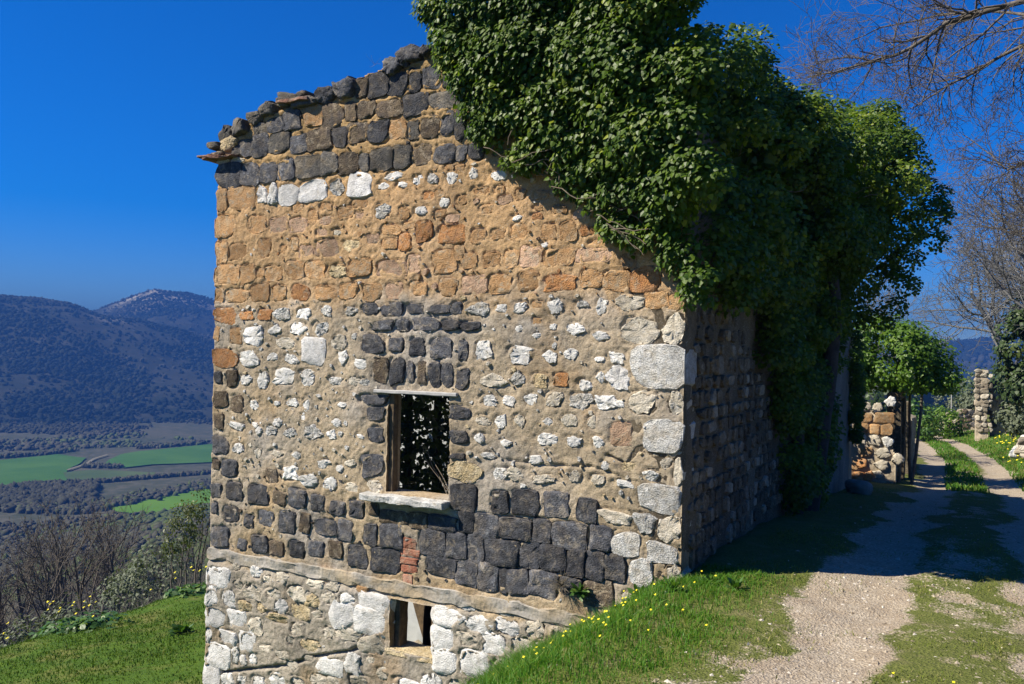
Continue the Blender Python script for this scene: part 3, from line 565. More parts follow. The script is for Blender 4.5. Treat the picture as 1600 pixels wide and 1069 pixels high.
def stone_mesh(name, a, b, kind, mat, proud, back=0.05, K=16):
    """block in its own frame: x right, z up, -y out of the wall; an angular outline with a nearly flat rough face"""
    if kind == 'rough':
        m = 7; th = np.linspace(0, 2*np.pi, m, endpoint=False)+RNG.random()*6.28+RNG.normal(size=m)*.17
        ex = 2.6; r = (np.abs(np.cos(th))**ex+np.abs(np.sin(th))**ex)**(-1/ex)*(.95+.17*RNG.normal(size=m).clip(-1.4, 1.2))*1.06
        poly = np.stack([r*np.cos(th), r*np.sin(th)], 1)
        mid = (poly+np.roll(poly, -1, 0))/2*(1.03+.10*RNG.normal(size=(m, 1)))
        poly = np.stack([poly, mid], 1).reshape(-1, 2)
    else:
        j = .07 if kind == 'block' else .12
        poly = np.array([(-1, -1), (-.1, -1.02), (1, -1), (1.02, .05), (1, 1), (.05, 1.03), (-1, 1), (-1.02, -.1)])+RNG.normal(size=(8, 2))*j*np.array([.8, .9])
        if kind == 'tuff' and random.random() < .6:
            c = random.choice([0, 2, 4, 6]); poly[c] *= .78
    cut = {'rough': .17, 'tuff': .24, 'block': .16}[kind]
    q = np.roll(poly, -1, 0); poly = np.stack([poly*(1-cut)+q*cut, poly*cut+q*(1-cut)], 1).reshape(-1, 2)
    poly = poly*(1+RNG.normal(size=(len(poly), 1))*(.045 if kind == 'rough' else .03))
    K = len(poly); ox, oz = poly[:, 0]*a, poly[:, 1]*b; s0 = min(a, b)
    rough = min(.0045, .05*s0)*(1.35 if kind == 'rough' else 1.15)
    tl = RNG.normal(size=2)*proud*.28
    e = min(.008, .12*s0)
    def ring(f, y, jit): return np.stack([ox*f+RNG.normal(size=K)*jit*.8, y+RNG.normal(size=K)*jit+tl[0]*poly[:, 0]*f+tl[1]*poly[:, 1]*f, oz*f+RNG.normal(size=K)*jit*.8], 1)
    f1, f2 = 1-.4*e/s0, 1-1.3*e/s0
    V = np.concatenate([ring(1.06, back, 0), ring(1.0, -proud*.30, rough*.4), ring(f1, -proud*.80, rough*.6), ring(f2, -proud*1.02, rough), ring(f2*.58, -proud*1.06, rough*.9), np.array([[0, -proud*1.06+RNG.normal()*rough, 0]])])
    F4 = []; i = np.arange(K); k = (i+1) % K
    for q in range(4): F4.append(np.stack([q*K+i, q*K+k, (q+1)*K+k, (q+1)*K+i], 1))
    me = npmesh(name, V, [np.concatenate(F4), np.stack([4*K+i, 4*K+k, np.full(K, len(V)-1)], 1)], mat, False)
    sm = np.zeros(5*K, bool); sm[3*K:] = True; me.polygons.foreach_set('use_smooth', sm)      # crisp arrises round a smooth face
    return me
for t, x, z, a, b in stones:
    big = a*b > .012
    kind = 'block' if (t in 'dgbk' and z < .6) else 'tuff' if t in 'dgboOpk' else ('tuff' if (t == 'W' and big) else 'rough')
    proud = {'d': .014, 'g': .013, 'b': .011, 'o': .005, 'O': .008, 'p': .003, 'W': .013, 'w': .012, 'c': .009, 'r': .011, 'y': .009, 'k': .011}[t]*(.6+.8*random.random())
    if z > roof_z(x)-.10: proud *= 4.5; kind = 'rough'
    back = .06
    if x+a > -.06: back = .30; x -= .004
    if z+b > roof_z(x)-.03: back = .42
    if x-a < -5.9: back = .30
    if z < -.62: proud += .02
    nm = KIND.get(t, 'limestone_block')
    if z < -.65: a *= 1.10; b *= 1.10
    o = mobj(nm, stone_mesh(nm, a*1.04, b*1.04, kind, M['W2'] if (t in 'W' and x > -.62) else M[t], proud, back), gable, (x, -.004, z))
    o.rotation_euler = (0, RNG.normal()*.04, 0)

# small chips bedded in the mortar between the blocks
occ = np.array([(x, z, a, b) for _, x, z, a, b in stones])
Vc, Fc, n0 = {}, {}, {}
def chip(t, x, z, a, b):
    K = 7; th = np.linspace(0, 2*np.pi, K, endpoint=False)+random.random(); r = 1+.25*RNG.normal(size=K).clip(-1, 1)
    o = np.stack([r*np.cos(th)*a, np.full(K, .02), r*np.sin(th)*b], 1); f = o*np.array([.75, 0, .75])+np.array([0, -.014-.010*random.random(), 0])+RNG.normal(size=(K, 3))*.003
    V = np.concatenate([o, f])+np.array([x, -.002, z]); i = np.arange(K); k = (i+1) % K
    base = n0.get(t, 0); n0[t] = base+2*K
    Vc.setdefault(t, []).append(V); Fc.setdefault(t, ([], []))
    Fc[t][0].append(base+np.stack([i, k, K+k, K+i], 1)); Fc[t][1].append(base+np.arange(K, 2*K)[None])
tries = 0; nch = 0
while nch < 750 and tries < 9000:
    tries += 1
    x = -5.9+5.8*random.random(); z = -2.3+7.2*random.random(); a = .012+.035*random.random()**2; b = a*(.6+.5*random.random())
    if z+b > roof_z(x)-.05: continue
    if any(x0-.06 < x < x1+.06 and z0-.06 < z < z1+.06 for x0, x1, z0, z1 in (UW, LW)): continue
    if -.68 < z < -.42: continue
    if ((np.abs(occ[:, 0]-x) < occ[:, 2]+a+.004) & (np.abs(occ[:, 1]-z) < occ[:, 3]+b+.004)).any(): continue
    if z > 3.95: t = random.choice('bdgo')
    elif z > 2.55: t = random.choice('ooopOpc') if random.random() < .75 else 'w'
    elif z > .55: t = random.choice('wwcrrcy')
    elif z > -.42: t = random.choice('ddbcc') if x < -1.2 else random.choice('dcww')
    else: t = random.choice('wccyyr')
    chip(t, x, z, a, b); nch += 1
    occ = np.vstack([occ, [x, z, a, b]])
for t in Vc:
    nm = {'d': 'basalt', 'g': 'basalt', 'b': 'basalt', 'o': 'tuff', 'O': 'tuff', 'p': 'tuff'}.get(t, 'limestone')+'_chips'
    o = mobj(nm, npmesh(nm, np.concatenate(Vc[t]), [np.concatenate(Fc[t][0]), np.concatenate(Fc[t][1])], M[t]), gable); o['kind'] = 'stuff'

# bevelled box with wobbling edges
def slab(name, lo, hi, mat, parent, wob=.006, seg=(10, 2, 2), smooth=False):
    lo, hi = np.array(lo, float), np.array(hi, float)
    nx, ny, nz = seg
    import bmesh
    bm = bmesh.new(); bmesh.ops.create_cube(bm, size=1.0)
    for ax, n in enumerate(seg):
        es = [e for e in bm.edges if abs((e.verts[0].co-e.verts[1].co)[ax]) > .5*max(abs(q) for q in (e.verts[0].co-e.verts[1].co))]
        es = [e for e in es if abs((e.verts[0].co-e.verts[1].co).normalized()[ax]) > .9]
        if n > 1: bmesh.ops.subdivide_edges(bm, edges=es, cuts=n-1, use_grid_fill=True)
    for v in bm.verts:
        p = lo+(np.array(v.co)+.5)*(hi-lo)
        v.co = Vector(p + wob*np.array([N1(p[0]*3, p[1]*9+p[2]*7, 1, 3.0), N2(p[0]*3, p[1]*9+p[2]*7, 2, 3.0), N3(p[0]*3, p[1]*5+p[2]*7, 3, 3.0)])*2)
    bmesh.ops.bevel(bm, geom=[e for e in bm.edges if len(e.link_faces) == 2 and e.calc_face_angle() > .9], offset=min(.008, .2*min(hi-lo)), segments=1, affect='EDGES')
    me = bpy.data.meshes.new(name); bm.to_mesh(me); bm.free(); me.materials.append(mat)
    for p in me.polygons: p.use_smooth = smooth
    return mobj(name, me, parent)
o = slab('string_course', (-5.96, -.030, -.60), (-.66, .03, -.465), M['conc'], house, .020, (90, 2, 3)); o['label'] = 'rough concrete band running along the wall below the dark blocks'
o = slab('window_sill', (-3.54, -.16, .375), (-2.47, .16, .445), M['sillm'], house, .012, (16, 4, 2)); o['label'] = 'worn pale stone sill of the upper window'
o = slab('window_lintel', (-3.46, -.055, 1.525), (-2.39, .14, 1.565), M['woodgrey'], house, .004, (8, 2, 1)); o['label'] = 'thin grey lintel board over the upper window'
slab('lintel_beam', (-3.42, .15, 1.535), (-2.42, .30, 1.63), M['wood'], house, .006, (6, 2, 2))
o = slab('window_frame', (-3.297, .03, .46), (-3.235, .12, 1.52), M['wood'], house, .008, (2, 2, 8)); o['label'] = 'rotten wooden jamb of the upper window'
o = slab('window_frame', (-3.187, .05, -1.19), (-3.12, .20, -.662), M['wood'], house, .006, (2, 3, 6)); o['label'] = 'dark wooden jamb of the lower window'
o = slab('window_sill', (-3.24, -.035, -1.26), (-2.62, .27, -1.185), M['y'], house, .012, (8, 3, 2)); o['label'] = 'ochre lichen stained sill of the lower window'
slab('roof_tile', (-6.22, -.10, 4.325), (-5.86, .42, 4.35), M['tile'], house, .02, (5, 4, 1))
slab('roof_tile', (-6.10, -.13, 4.295), (-5.60, .40, 4.315), M['tile'], house, .02, (5, 4, 1))
o = slab('roof_tile', (-4.95, -.10, 4.84), (-4.45, .40, 4.865), M['tile'], house, .03, (5, 4, 1)); o.rotation_euler = (0, 0, 0)

# side wall along the lane
SW_END = 11.8
def side_height(y, z):
    h = .05*N2.fbm(y, z, 12, 1.6, 3) + .03*N1.fbm(y, z, 15, 8.0, 3)
    return h*np.clip(1.0-(y-7.5)/1.0, .35, 1)
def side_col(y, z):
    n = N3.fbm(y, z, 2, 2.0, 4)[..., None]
    c = np.array((.135, .108, .072))*(1+.5*n)  # mortar colour darkened to deepen the shade on this wall
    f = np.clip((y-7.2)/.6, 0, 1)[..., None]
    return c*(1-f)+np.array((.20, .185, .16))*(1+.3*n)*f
ys = np.arange(0.0, SW_END, .04); zs2 = np.arange(-3.0, 4.2, .04)
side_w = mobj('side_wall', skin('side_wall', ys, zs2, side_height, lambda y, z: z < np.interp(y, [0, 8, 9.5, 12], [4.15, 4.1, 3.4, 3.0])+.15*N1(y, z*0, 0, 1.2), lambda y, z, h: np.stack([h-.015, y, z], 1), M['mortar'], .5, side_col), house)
side_w['label'] = 'shaded rubble side wall facing the lane'
z = .02; 
while z < 2.55:
    hh = .12+.07*random.random(); y = .10+.2*random.random()
    while y < 4.3:
        wd = .14+.18*random.random()
        lim = np.interp(y, [.3, 1.26, 2.27, 3.5, 4.0, 4.6], [2.6, 2.4, 2.1, 1.4, .6, .1])
        if z < lim and random.random() < .9:
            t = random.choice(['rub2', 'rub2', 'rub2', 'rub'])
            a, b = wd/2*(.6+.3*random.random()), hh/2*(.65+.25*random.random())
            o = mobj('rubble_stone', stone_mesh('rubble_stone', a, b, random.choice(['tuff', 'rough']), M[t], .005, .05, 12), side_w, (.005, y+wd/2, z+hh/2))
            o.rotation_euler = (0, RNG.normal()*.05, math.pi/2)
        y += wd
    z += hh
# walls that close the shell: far gable, left wall with an added sun gap, plastered cross wall
def shell(name, av, bv, keep, to3d, mat, depth, label):
    o = mobj(name, skin(name, av, bv, lambda a, b: .04*N1.fbm(a, b, 20, 2.5, 3), keep, to3d, mat, depth, lambda a, b: np.tile([.36, .30, .22], (len(a), 1))*(1+.4*N2.fbm(a, b, 3, 2, 3))[:, None]), house)
    o['label'] = label; return o
left_top = lambda y: np.interp(y, [.5, .75, .85, 2.6, 2.8, 4, 7, 12], [4.2, 4.0, -1.9, -1.9, 1.2, 3.4, 3.0, 2.4]) + .2*N1(y, y*0, 0, 2.0)  # unseen gap near the front, added so sun reaches the cross wall
shell('left_wall', np.arange(.50, SW_END, .06), np.arange(-4.0, 4.3, .06), lambda y, z: z < left_top(y), lambda y, z, h: np.stack([-5.95-h, y, z], 1), M['mortar'], .5, 'unseen stone wall on the valley side of the house, with a gap added to let sun in')
shell('far_gable_wall', np.arange(-5.9, -.02, .06), np.arange(-4.0, 5.2, .06), lambda x, z: z < np.interp(x, [-6, -3, 0], [2.9, 3.2, 2.8]), lambda x, z, h: np.stack([x, SW_END+.01+h, z], 1), M['mortar'], -.5, 'far gable wall of the house')  # unseen far end of the shell lowered so sun reaches the second ruin
shell('cross_wall', np.arange(-5.44, -.55, .06), np.arange(-3.2, 3.2, .06), lambda x, z: z < 2.6+.2*N1(x, z*0, 0, 1.5), lambda x, z, h: np.stack([x, 2.75-h*.3, z], 1), M['plaster'], .35, 'pale plastered wall seen through the windows')
# posts, shadow board and stems inside
def tube_arrays(pts, radii, k=6):
    pts = np.asarray(pts, float); n = len(pts)
    T = np.gradient(pts, axis=0); T /= np.linalg.norm(T, axis=1, keepdims=True)+1e-9
    ref = np.array([0, 0, 1.0]) if abs(T[:, 2]).mean() < .8 else np.array([1.0, 0, 0])
    U = np.cross(T, ref); U /= np.linalg.norm(U, axis=1, keepdims=True)+1e-9; W = np.cross(T, U)
    th = np.linspace(0, 2*np.pi, k, endpoint=False)
    V = (pts[:, None]+np.asarray(radii)[:, None, None]*(np.cos(th)[None, :, None]*U[:, None]+np.sin(th)[None, :, None]*W[:, None])).reshape(-1, 3)
    i = np.arange(k); j = (i+1) % k
    F = np.concatenate([np.stack([q*k+i, q*k+j, (q+1)*k+j, (q+1)*k+i], 1) for q in range(n-1)])
    return V, F
def tubes(name, lst, mat):
    Vs, Fs, n = [], [], 0
    for pts, r, k in lst:
        V, F = tube_arrays(pts, r, k); Vs.append(V); Fs.append(F+n); n += len(V)
    return npmesh(name, np.concatenate(Vs), np.concatenate(Fs), mat, True)
def wob(p, q, n, amp):
    p, q = np.array(p, float), np.array(q, float); t = np.linspace(0, 1, n)[:, None]
    return p+(q-p)*t + np.cumsum(RNG.normal(size=(n, 3))*amp, 0)*np.sin(np.pi*np.clip(t, 0, 1))**.5
def unit(v): v = np.asarray(v, float); return v/(np.linalg.norm(v)+1e-9)
for k, (x, y) in enumerate([(-4.32, 1.75), (-4.02, 1.9), (-3.72, 2.0)]):
    V, F = tube_arrays(wob((x, y, -2.4), (x+.06, y+.05, 2.2), 12, .012), np.full(12, .055), 7)
    mobj('post', npmesh('post', V, F, M['barkdark'], True), house)['label'] = 'dark upright post inside the upper window'
o = slab('shadow_board', (-.42, -.02, -.9), (.42, .02, .9), M['wood'], house, .01, (3, 1, 6)); o.location = (-4.07, 2.45, -1.8); o.rotation_euler = (0, rad(-21), 0)  # added dark board stands in for a diagonal shadow on the plaster
o['label'] = 'dark board added as the diagonal shadow on the plaster inside the lower window'
slab('floor_beam', (-5.4, .55, -.42), (-.55, .75, -.22), M['wood'], house, .02, (12, 2, 2))
# rubble on the ground floor
Vs = []; 
P = np.stack([-4.9+2.6*RNG.random(60), 1.2+1.4*RNG.random(60), np.full(60, -2.25)], 1); 
o = mobj('fallen_rubble', canopy('fallen_rubble', P, .08+.10*RNG.random(60), .7, M['rub']), house); o['kind'] = 'stuff'
# ------------------------------------------------------------------ ivy
IVB = np.array([(-2.85, 5.45), (-2.77, 5.25), (-2.6, 4.93), (-2.31, 4.36), (-2.08, 3.96), (-1.81, 3.82), (-1.31, 3.53), (-.77, 3.14), (-.45, 2.93), (-.09, 2.68), (.12, 2.35)])
ivy_low = lambda x: np.interp(x, IVB[:, 0], IVB[:, 1])
ELL = [((-1.55, .75, 5.0), (1.10, .95, 1.0)), ((-1.0, 1.2, 4.85), (.98, 1.2, 1.12)), ((-.15, 2.6, 4.1), (.68, 1.4, 1.08)), ((.34, 4.6, 4.2), (.70, 1.6, .95)),
       ((.68, 6.5, 4.45), (.66, 1.1, .95)), ((.60, 7.5, 5.0), (.50, .7, .80)), ((.15, 5.6, 3.0), (.32, 1.6, 1.0)), ((-.05, 3.2, 3.5), (.28, 2.0, 1.1)), ((-1.1, 4, 4.8), (1.3, 3, .8)), ((.1, 9.0, 3.6), (.4, .9, .5))]
cl_c, cl_n, cl_r = [], [], []
for q, (c, r) in enumerate(ELL):
    c, r = np.array(c), np.array(r)
    area = 4*math.pi*((r[0]*r[1])**1.6/3+(r[0]*r[2])**1.6/3+(r[1]*r[2])**1.6/3)**(1/1.6)
    for _ in range(int(area*4.0)):
        d = sphere_dirs(1)[0]; p = c + d*r*(1+.13*RNG.normal())
        if any((((p-np.array(c2))/np.array(r2))**2).sum() < .62 for j, (c2, r2) in enumerate(ELL) if j != q): continue
        n = unit(d/r)
        if p[2] < 2.2 or (p[0] < -.1 and .1 < p[1] < 11.7 and p[2] < 4.0): continue
        if p[1] < -.45: p[1] = -.45+.1*RNG.normal()
        if p[1] < .1 and p[0] < .2 and p[2] < ivy_low(p[0])+.15: continue
        if p[0] < -2.62: continue
        cl_c.append(p); cl_n.append(n); cl_r.append(.13+.30*RNG.random()**1.5)
# curtain over the gable
k = 0
while k < 250:
    x = -2.8+2.95*RNG.random(); z = 2.4+3.3*RNG.random(); lo = ivy_low(x)+.10+.10*N1(x*1.0, 0.0, 0, 5.0)
    if z < lo or z > 5.6: continue
    e = min(1, (z-lo)/1.0)
    cl_c.append(np.array([x, -.06-.34*e*RNG.random(), z])); cl_n.append(unit((-.1*RNG.random(), -1, .35))); cl_r.append(.12+.14*e*RNG.random()+.03); k += 1
# curtain down the side wall
k = 0
while k < 210:
    y = .2+8.0*RNG.random(); z = -.6+4.2*RNG.random()
    lo = np.interp(y, [.2, .33, 1.26, 2.27, 3.5, 4.4, 6.6, 7.0, 8.2], [2.6, 2.6, 2.4, 2.1, 1.4, -.1, -.6, 1.4, 2.6])
    if z < lo+.15: continue
    cl_c.append(np.array([.05+.14*RNG.random(), y, z])); cl_n.append(unit((1, -.3, .3))); cl_r.append(.15+.14*RNG.random()); k += 1
for k in range(22):
    z = .3+2.2*RNG.random(); cl_c.append(np.array([.02+.12*RNG.random(), 11.5+.4*RNG.random(), z])); cl_n.append(unit((.6, -.6, .2))); cl_r.append(.10+.07*RNG.random())
for q in [(.85, 7, 5.9), (.7, 7, 5.8), (1.0, 6.8, 5.5), (1.25, 7, 4.95), (1.5, 7, 4.45), (1.6, 7, 4.25), (1.5, 7, 4.0), (1.3, 7, 3.5), (1.1, 7, 3.2), (.65, 7, 2.7), (.3, 7, 5.8), (.0, 5, 5.4), (1.3, 6.6, 5.3), (1.2, 7, 2.8), (-.5, 3, 5.5), (.3, 3, 5.0)]:
    for j in range(2): cl_c.append(np.array(q)+RNG.normal(size=3)*.12); cl_n.append(unit((.5, -.4, .6))); cl_r.append(.16+.12*RNG.random())
cl_c, cl_n, cl_r = np.array(cl_c), np.array(cl_n), np.array(cl_r)
cnt = (120+2700*cl_r**2).astype(int)
idx = np.repeat(np.arange(len(cl_c)), cnt); n = len(idx)
D = sphere_dirs(n); D = D + cl_n[idx]*.55; D /= np.linalg.norm(D, axis=1, keepdims=True)
P = cl_c[idx] + D*(cl_r[idx]*(.50+.65*RNG.random(n)**.7))[:, None]*np.array([1.12, 1.12, .9])
Nn = D*.65 + cl_n[idx]*.35 + np.array([-.38, -.36, .50]) + RNG.normal(size=(n, 3))*.42
tip = D*.5 + np.array([0, 0, -.9]) + RNG.normal(size=(n, 3))*.5
ok = ~((P[:, 0] < -.02) & (P[:, 1] > -.02) & (P[:, 1] < 11.7) & (P[:, 2] < roof_z(np.clip(P[:, 0], -6, 0))-.3))
clr = RNG.random(len(cl_c))
rv = np.clip(.55*RNG.random(n)+.45*clr[idx]+.10*RNG.normal(size=n), 0, 1)
ivy = empty('ivy_plant', (0.2, 5.2, float(G(.2, 5.2))))
tag(ivy, 'huge glossy green ivy smothering the top and side of the ruined house', 'ivy')
off = np.array(ivy.location)
def leaf_sizes(n, lo=.036, hi=.066): return lo+(hi-lo)*RNG.random(n)**1.4
me = leaf_mesh('foliage', P[ok]-off, Nn[ok], leaf_sizes(n)[ok], M['ivy'], rv[ok], tip[ok])
o = mobj('foliage', me, ivy); o['kind'] = 'stuff'
NIVY = int(ok.sum())
# deeper, sparser leaves fill the body of the plant
inn = []
for c, r in ELL:
    m = int(1500*r[0]*r[1]*r[2]); d = sphere_dirs(m)*(RNG.random(m)**.33)[:, None]*.86; inn.append(np.array(c)+d*np.array(r))
inn = np.concatenate(inn); inn = inn[~((inn[:, 0] < -.02) & (inn[:, 2] < 4.0))]
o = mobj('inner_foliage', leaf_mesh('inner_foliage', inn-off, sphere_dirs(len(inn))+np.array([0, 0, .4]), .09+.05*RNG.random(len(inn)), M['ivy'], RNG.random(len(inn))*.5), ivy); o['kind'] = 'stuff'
for (y, r, x) in ((4.9, .10, .12), (5.6, .14, .16), (6.5, .09, .12)):
    g = float(G(x, y)); V, F = tube_arrays(wob((x-off[0], y-off[1], g-off[2]-.1), (x+.1-off[0], y+.2-off[1], 3.6-off[2]), 14, .025), np.linspace(r, r*.6, 14), 8)
    mobj('stem', npmesh('stem', V, F, M['barkdark'], True), ivy)
tw = []
for k in range(150):
    x = -2.6+2.7*RNG.random(); z = ivy_low(x)+.05+1.4*RNG.random()**1.5
    if z > 5.3: continue
    a = RNG.normal()*.9; L = .3+.5*RNG.random()
    p0 = np.array([x, -.10-.20*RNG.random(), z]); q = p0+np.array([math.cos(a)*L, -.1*RNG.random(), math.sin(a)*L*.6-.05])
    if q[0] < -2.75 or q[0] > -.02 or q[2] < ivy_low(q[0]): continue
    tw.append((wob(p0, q, 6, .018)-off, np.linspace(.006, .0025, 6), 4))
for k in range(60):
    e = ELL[random.choice([1, 2, 3, 4, 4, 5])]; d = sphere_dirs(1)[0]; d[0] = abs(d[0])
    p0 = np.array(e[0])+d*np.array(e[1])*.7; q = np.array(e[0])+d*np.array(e[1])*1.02+np.array([.1, 0, .15])
    tw.append((wob(p0, q, 6, .02)-off, np.linspace(.008, .003, 6), 4))
o = mobj('bare_stems', tubes('bare_stems', tw, M['twig']), ivy); o['kind'] = 'stuff'

# ivy creeping inside behind the upper window
P = np.stack([-5.3+1.9*RNG.random(5200), .9+1.5*RNG.random(5200), .05+1.9*RNG.random(5200)], 1)
P = P[(N1.fbm(P[:, 0], P[:, 2], 0, 2.2, 3) > -.12+.25*(-4.2-P[:, 0])-.5*np.clip(.95-P[:, 2], 0, 1))]  # leaves massed low and to the right to stand in for the room's darkness
iv2 = empty('ivy_plant', (-4.4, 2.3, -2.3)); tag(iv2, 'dark creeper leaves hanging inside behind the upper window', 'ivy')
o = mobj('foliage', leaf_mesh('foliage', P-np.array(iv2.location), sphere_dirs(len(P)), .05+.05*RNG.random(len(P)), M['evergreen']), iv2); o['kind'] = 'stuff'  # darker leaf colour than the outdoor ivy, for the dim interior
tw = [(wob((-2.6-.1*RNG.random(), .25+.1*RNG.random(), .40), (-2.62-.55*RNG.random(), .3+.3*RNG.random(), .62+.35*RNG.random()), 6, .015), np.linspace(.006, .002, 6), 4) for k in range(9)]
tag(mobj('dead_twigs', tubes('dead_twigs', tw, M['dry'])), 'pale bare twigs standing on the upper window sill', 'twigs')

# ------------------------------------------------------------------ second ruin with its ivy bush
outb = empty('ruined_outbuilding', (0, 15.0, -1.1)); tag(outb, 'low broken wall of orange and pale stone with dark doorposts further along the lane', 'ruin')
def ob_col(a, b): return np.tile([.36, .30, .22], (len(a), 1))*(1+.5*N2.fbm(a, b, 3, 2, 3))[:, None]
top_f = lambda x: np.interp(x, [-3, -1.2, -.5, -.1, .15, .35, .5, .66], [1.9, 1.95, 1.9, 1.95, 1.75, 1.55, 1.0, .75])
fw = mobj('front_wall', skin('front_wall', np.arange(-3, .66, .03), np.arange(-.6, 2.2, .03), lambda a, b: .05*N1.fbm(a, b, 31, 3, 3)+.02*N2.fbm(a, b, 2, 14, 3),
          lambda a, b: b < top_f(a)+.10*N1(a, b*0, 3, 6.0), lambda a, b, h: np.stack([a, -h, b], 1), M['mortar'], .4, ob_col), outb)
OB = '''o -10 531 159 118;o 401 553 228 143;o -56 291 110 118;o 180 284 116 123;o 434 281 127 130;o 0 -299 134 131;o -316 -614 136 132;O -94 -583 110 118;O -362 -884 87 159;O -176 -907 123 118;O 56 -887 85 118;w 480 -16 131 117;w 540 965 131 130;c 166 2 157 131;c 351 -299 192 130;c 355 -574 144 117;c 688 -417 142 116;c -26 808 122 132;c 253 829 133 123;c -89 11 98 132;c 274 -816 108 91'''
for it in OB.split(';'):
    t, x, z, a, b = it.split(); x, z, a, b = [float(v)/1000 for v in (x, z, a, b)]
    nm = KIND.get(t, 'limestone_block')
    mobj(nm, stone_mesh(nm, a, b, 'tuff' if t in 'oO' else 'rough', M[t], .035, .05, 12), fw, (x, -.01, z+1.1))
for (y0, y1, z1) in ((.42, .75, 2.05), (1.7, 2.3, 2.1), (3.6, 4.4, 1.9)):
    slab('doorpost', (.42, y0, -.4), (.74, y1, z1), M['rub2'], outb, .018, (2, 2, 10))
slab('door_lintel', (.44, .42, 2.08), (.72, 2.3, 2.26), M['wood'], outb, .02, (2, 6, 2))
slab('back_wall', (.40, 4.42, -.6), (.70, 7.5, 1.3), M['rub'], outb, .08, (2, 14, 10))

def ellipsoid_bush(name, label, cat, ells, base, mat, nleaf, size, trunk=None, clump=.22, shape='ivy', group=None, low=-1e9):
    root = empty(name, base); tag(root, label, cat, group); off = np.array(base)
    C_, N_, R_ = [], [], []
    for c, r in ells:
        c, r = np.array(c, float), np.array(r, float)
        m = int(16*(r[0]*r[1]+r[1]*r[2]+r[0]*r[2])/3/(clump*2)**2*1.0)+6
        d = sphere_dirs(m); C_.append(c+d*r*(.80+.28*RNG.random((m, 1)))); N_.append(d); R_.append(clump*(.7+.7*RNG.random(m)))
    C_, N_, R_ = np.concatenate(C_), np.concatenate(N_), np.concatenate(R_)
    idx = RNG.integers(0, len(C_), nleaf); D = sphere_dirs(nleaf)+N_[idx]*.5
    P = C_[idx]+D*(R_[idx]*(.5+.6*RNG.random(nleaf)))[:, None]
    Nn = D*.6+N_[idx]*.4+np.array([-.1, -.15, .5])+RNG.normal(size=(nleaf, 3))*.4
    rv = np.clip(.5*RNG.random(nleaf)+.5*RNG.random(len(C_))[idx], 0, 1); ok = P[:, 2] > low
    o = mobj('foliage', leaf_mesh('foliage', (P-off)[ok], Nn[ok], (size*(.7+.6*RNG.random(nleaf)))[ok], mat, rv[ok], (D*.6+np.array([0, 0, -.6])+RNG.normal(size=(nleaf, 3))*.4)[ok], shape), root); o['kind'] = 'stuff'
    if trunk:
        V, F = tubes_np(trunk); mobj('trunk', npmesh('trunk', V-off, F, M['bark'], True), root)
    return root
def tubes_np(lst):
    Vs, Fs, n = [], [], 0
    for pts, r, k in lst:
        V, F = tube_arrays(pts, r, k); Vs.append(V); Fs.append(F+n); n += len(V)
    return np.concatenate(Vs), np.concatenate(Fs)
ellipsoid_bush('ivy_bush', 'bright green domed ivy bush crowning the low ruin beside the lane', 'ivy',
               [((.45, 16.2, 2.05), (.95, 1.1, .78)), ((1.25, 16.4, 1.75), (.62, .9, .55)), ((-.25, 15.6, 1.75), (.65, .7, .50)), ((.9, 16.0, 2.3), (.5, .6, .45)), ((-.6, 16.6, 1.9), (.6, .6, .5)), ((1.55, 16.2, 1.55), (.38, .5, .30)), ((.1, 16.0, 2.75), (.3, .4, .2))], (.6, 16.2, -1.2), M['ivy2'], 15000, .075,
               [(wob((.6, 16.2, -1.2), (.6, 16.2, 1.9), 8, .03), np.linspace(.10, .05, 8), 6), (wob((.95, 16.0, -1.2), (1.2, 16.2, 1.7), 8, .02), np.linspace(.05, .03, 8), 6), (wob((.85, 17.4, -1.2), (.9, 17.0, 1.7), 8, .02), np.linspace(.05, .03, 8), 6)], .23, low=1.15)
ellipsoid_bush('ivy_bush', 'dark ivy hanging beside the low ruin next to the house corner', 'ivy', [((-.55, 14.75, .55), (.14, .2, .7))], (-.4, 14.8, -1.1), M['ivy'], 450, .075, None, .12)

# far walls along the lane
def rubble_wall(name, label, cat, x0, x1, y, z0, z1, thick, mats, cell=.30, jag=.25):
    root = empty(name, ((x0+x1)/2, y, z0)); tag(root, label, cat)
    off = np.array(root.location)
    wallm = mobj('core', skin('core', np.arange(x0, x1, .05), np.arange(z0-.4, z1, .05), lambda a, b: .06*N1.fbm(a, b, 41, 3, 3), lambda a, b: (b < z1-jag*np.clip(N1(a, b*0, 7, 2.5)+.5, 0, 1)) & (a > x0+.10*N2(a*0, b, 3, 2.5)+.05) & (a < x1-.12-.12*N3(a*0, b, 5, 2.0)-.10*np.clip((b-z0)/(z1-z0), 0, 1)), lambda a, b, h: np.stack([a, y-h, b], 1)-off, M['mortar'], thick, ob_col), root)
    zz = z0
    while zz < z1-.12:
        hh = cell*(.6+.5*random.random()); xx = x0
        while xx < x1-.05:
            wd = min(cell*(.8+.8*random.random()), x1-xx+.05)
            if random.random() < .85 and zz+hh < z1-jag*(N1(xx+wd/2, 0.0, 7, 2.5)+.5)+.08:
                t = random.choice(mats)
                mobj('stone', stone_mesh('stone', wd/2*.92, hh/2*.9, 'rough', M[t], .05, .12, 12), wallm, tuple(np.array([xx+wd/2+RNG.normal()*.03, y-.01, zz+hh/2+RNG.normal()*.02])-off)).rotation_euler = (0, RNG.normal()*.12, RNG.normal()*.15)
            xx += wd
        zz += hh
    return root
rubble_wall('stone_wall', 'low rubble wall end at the bend of the lane', 'wall', .70, 1.55, 45, -2.4, -1.10, 6.0, ['c', 'rub', 'c', 'g'])
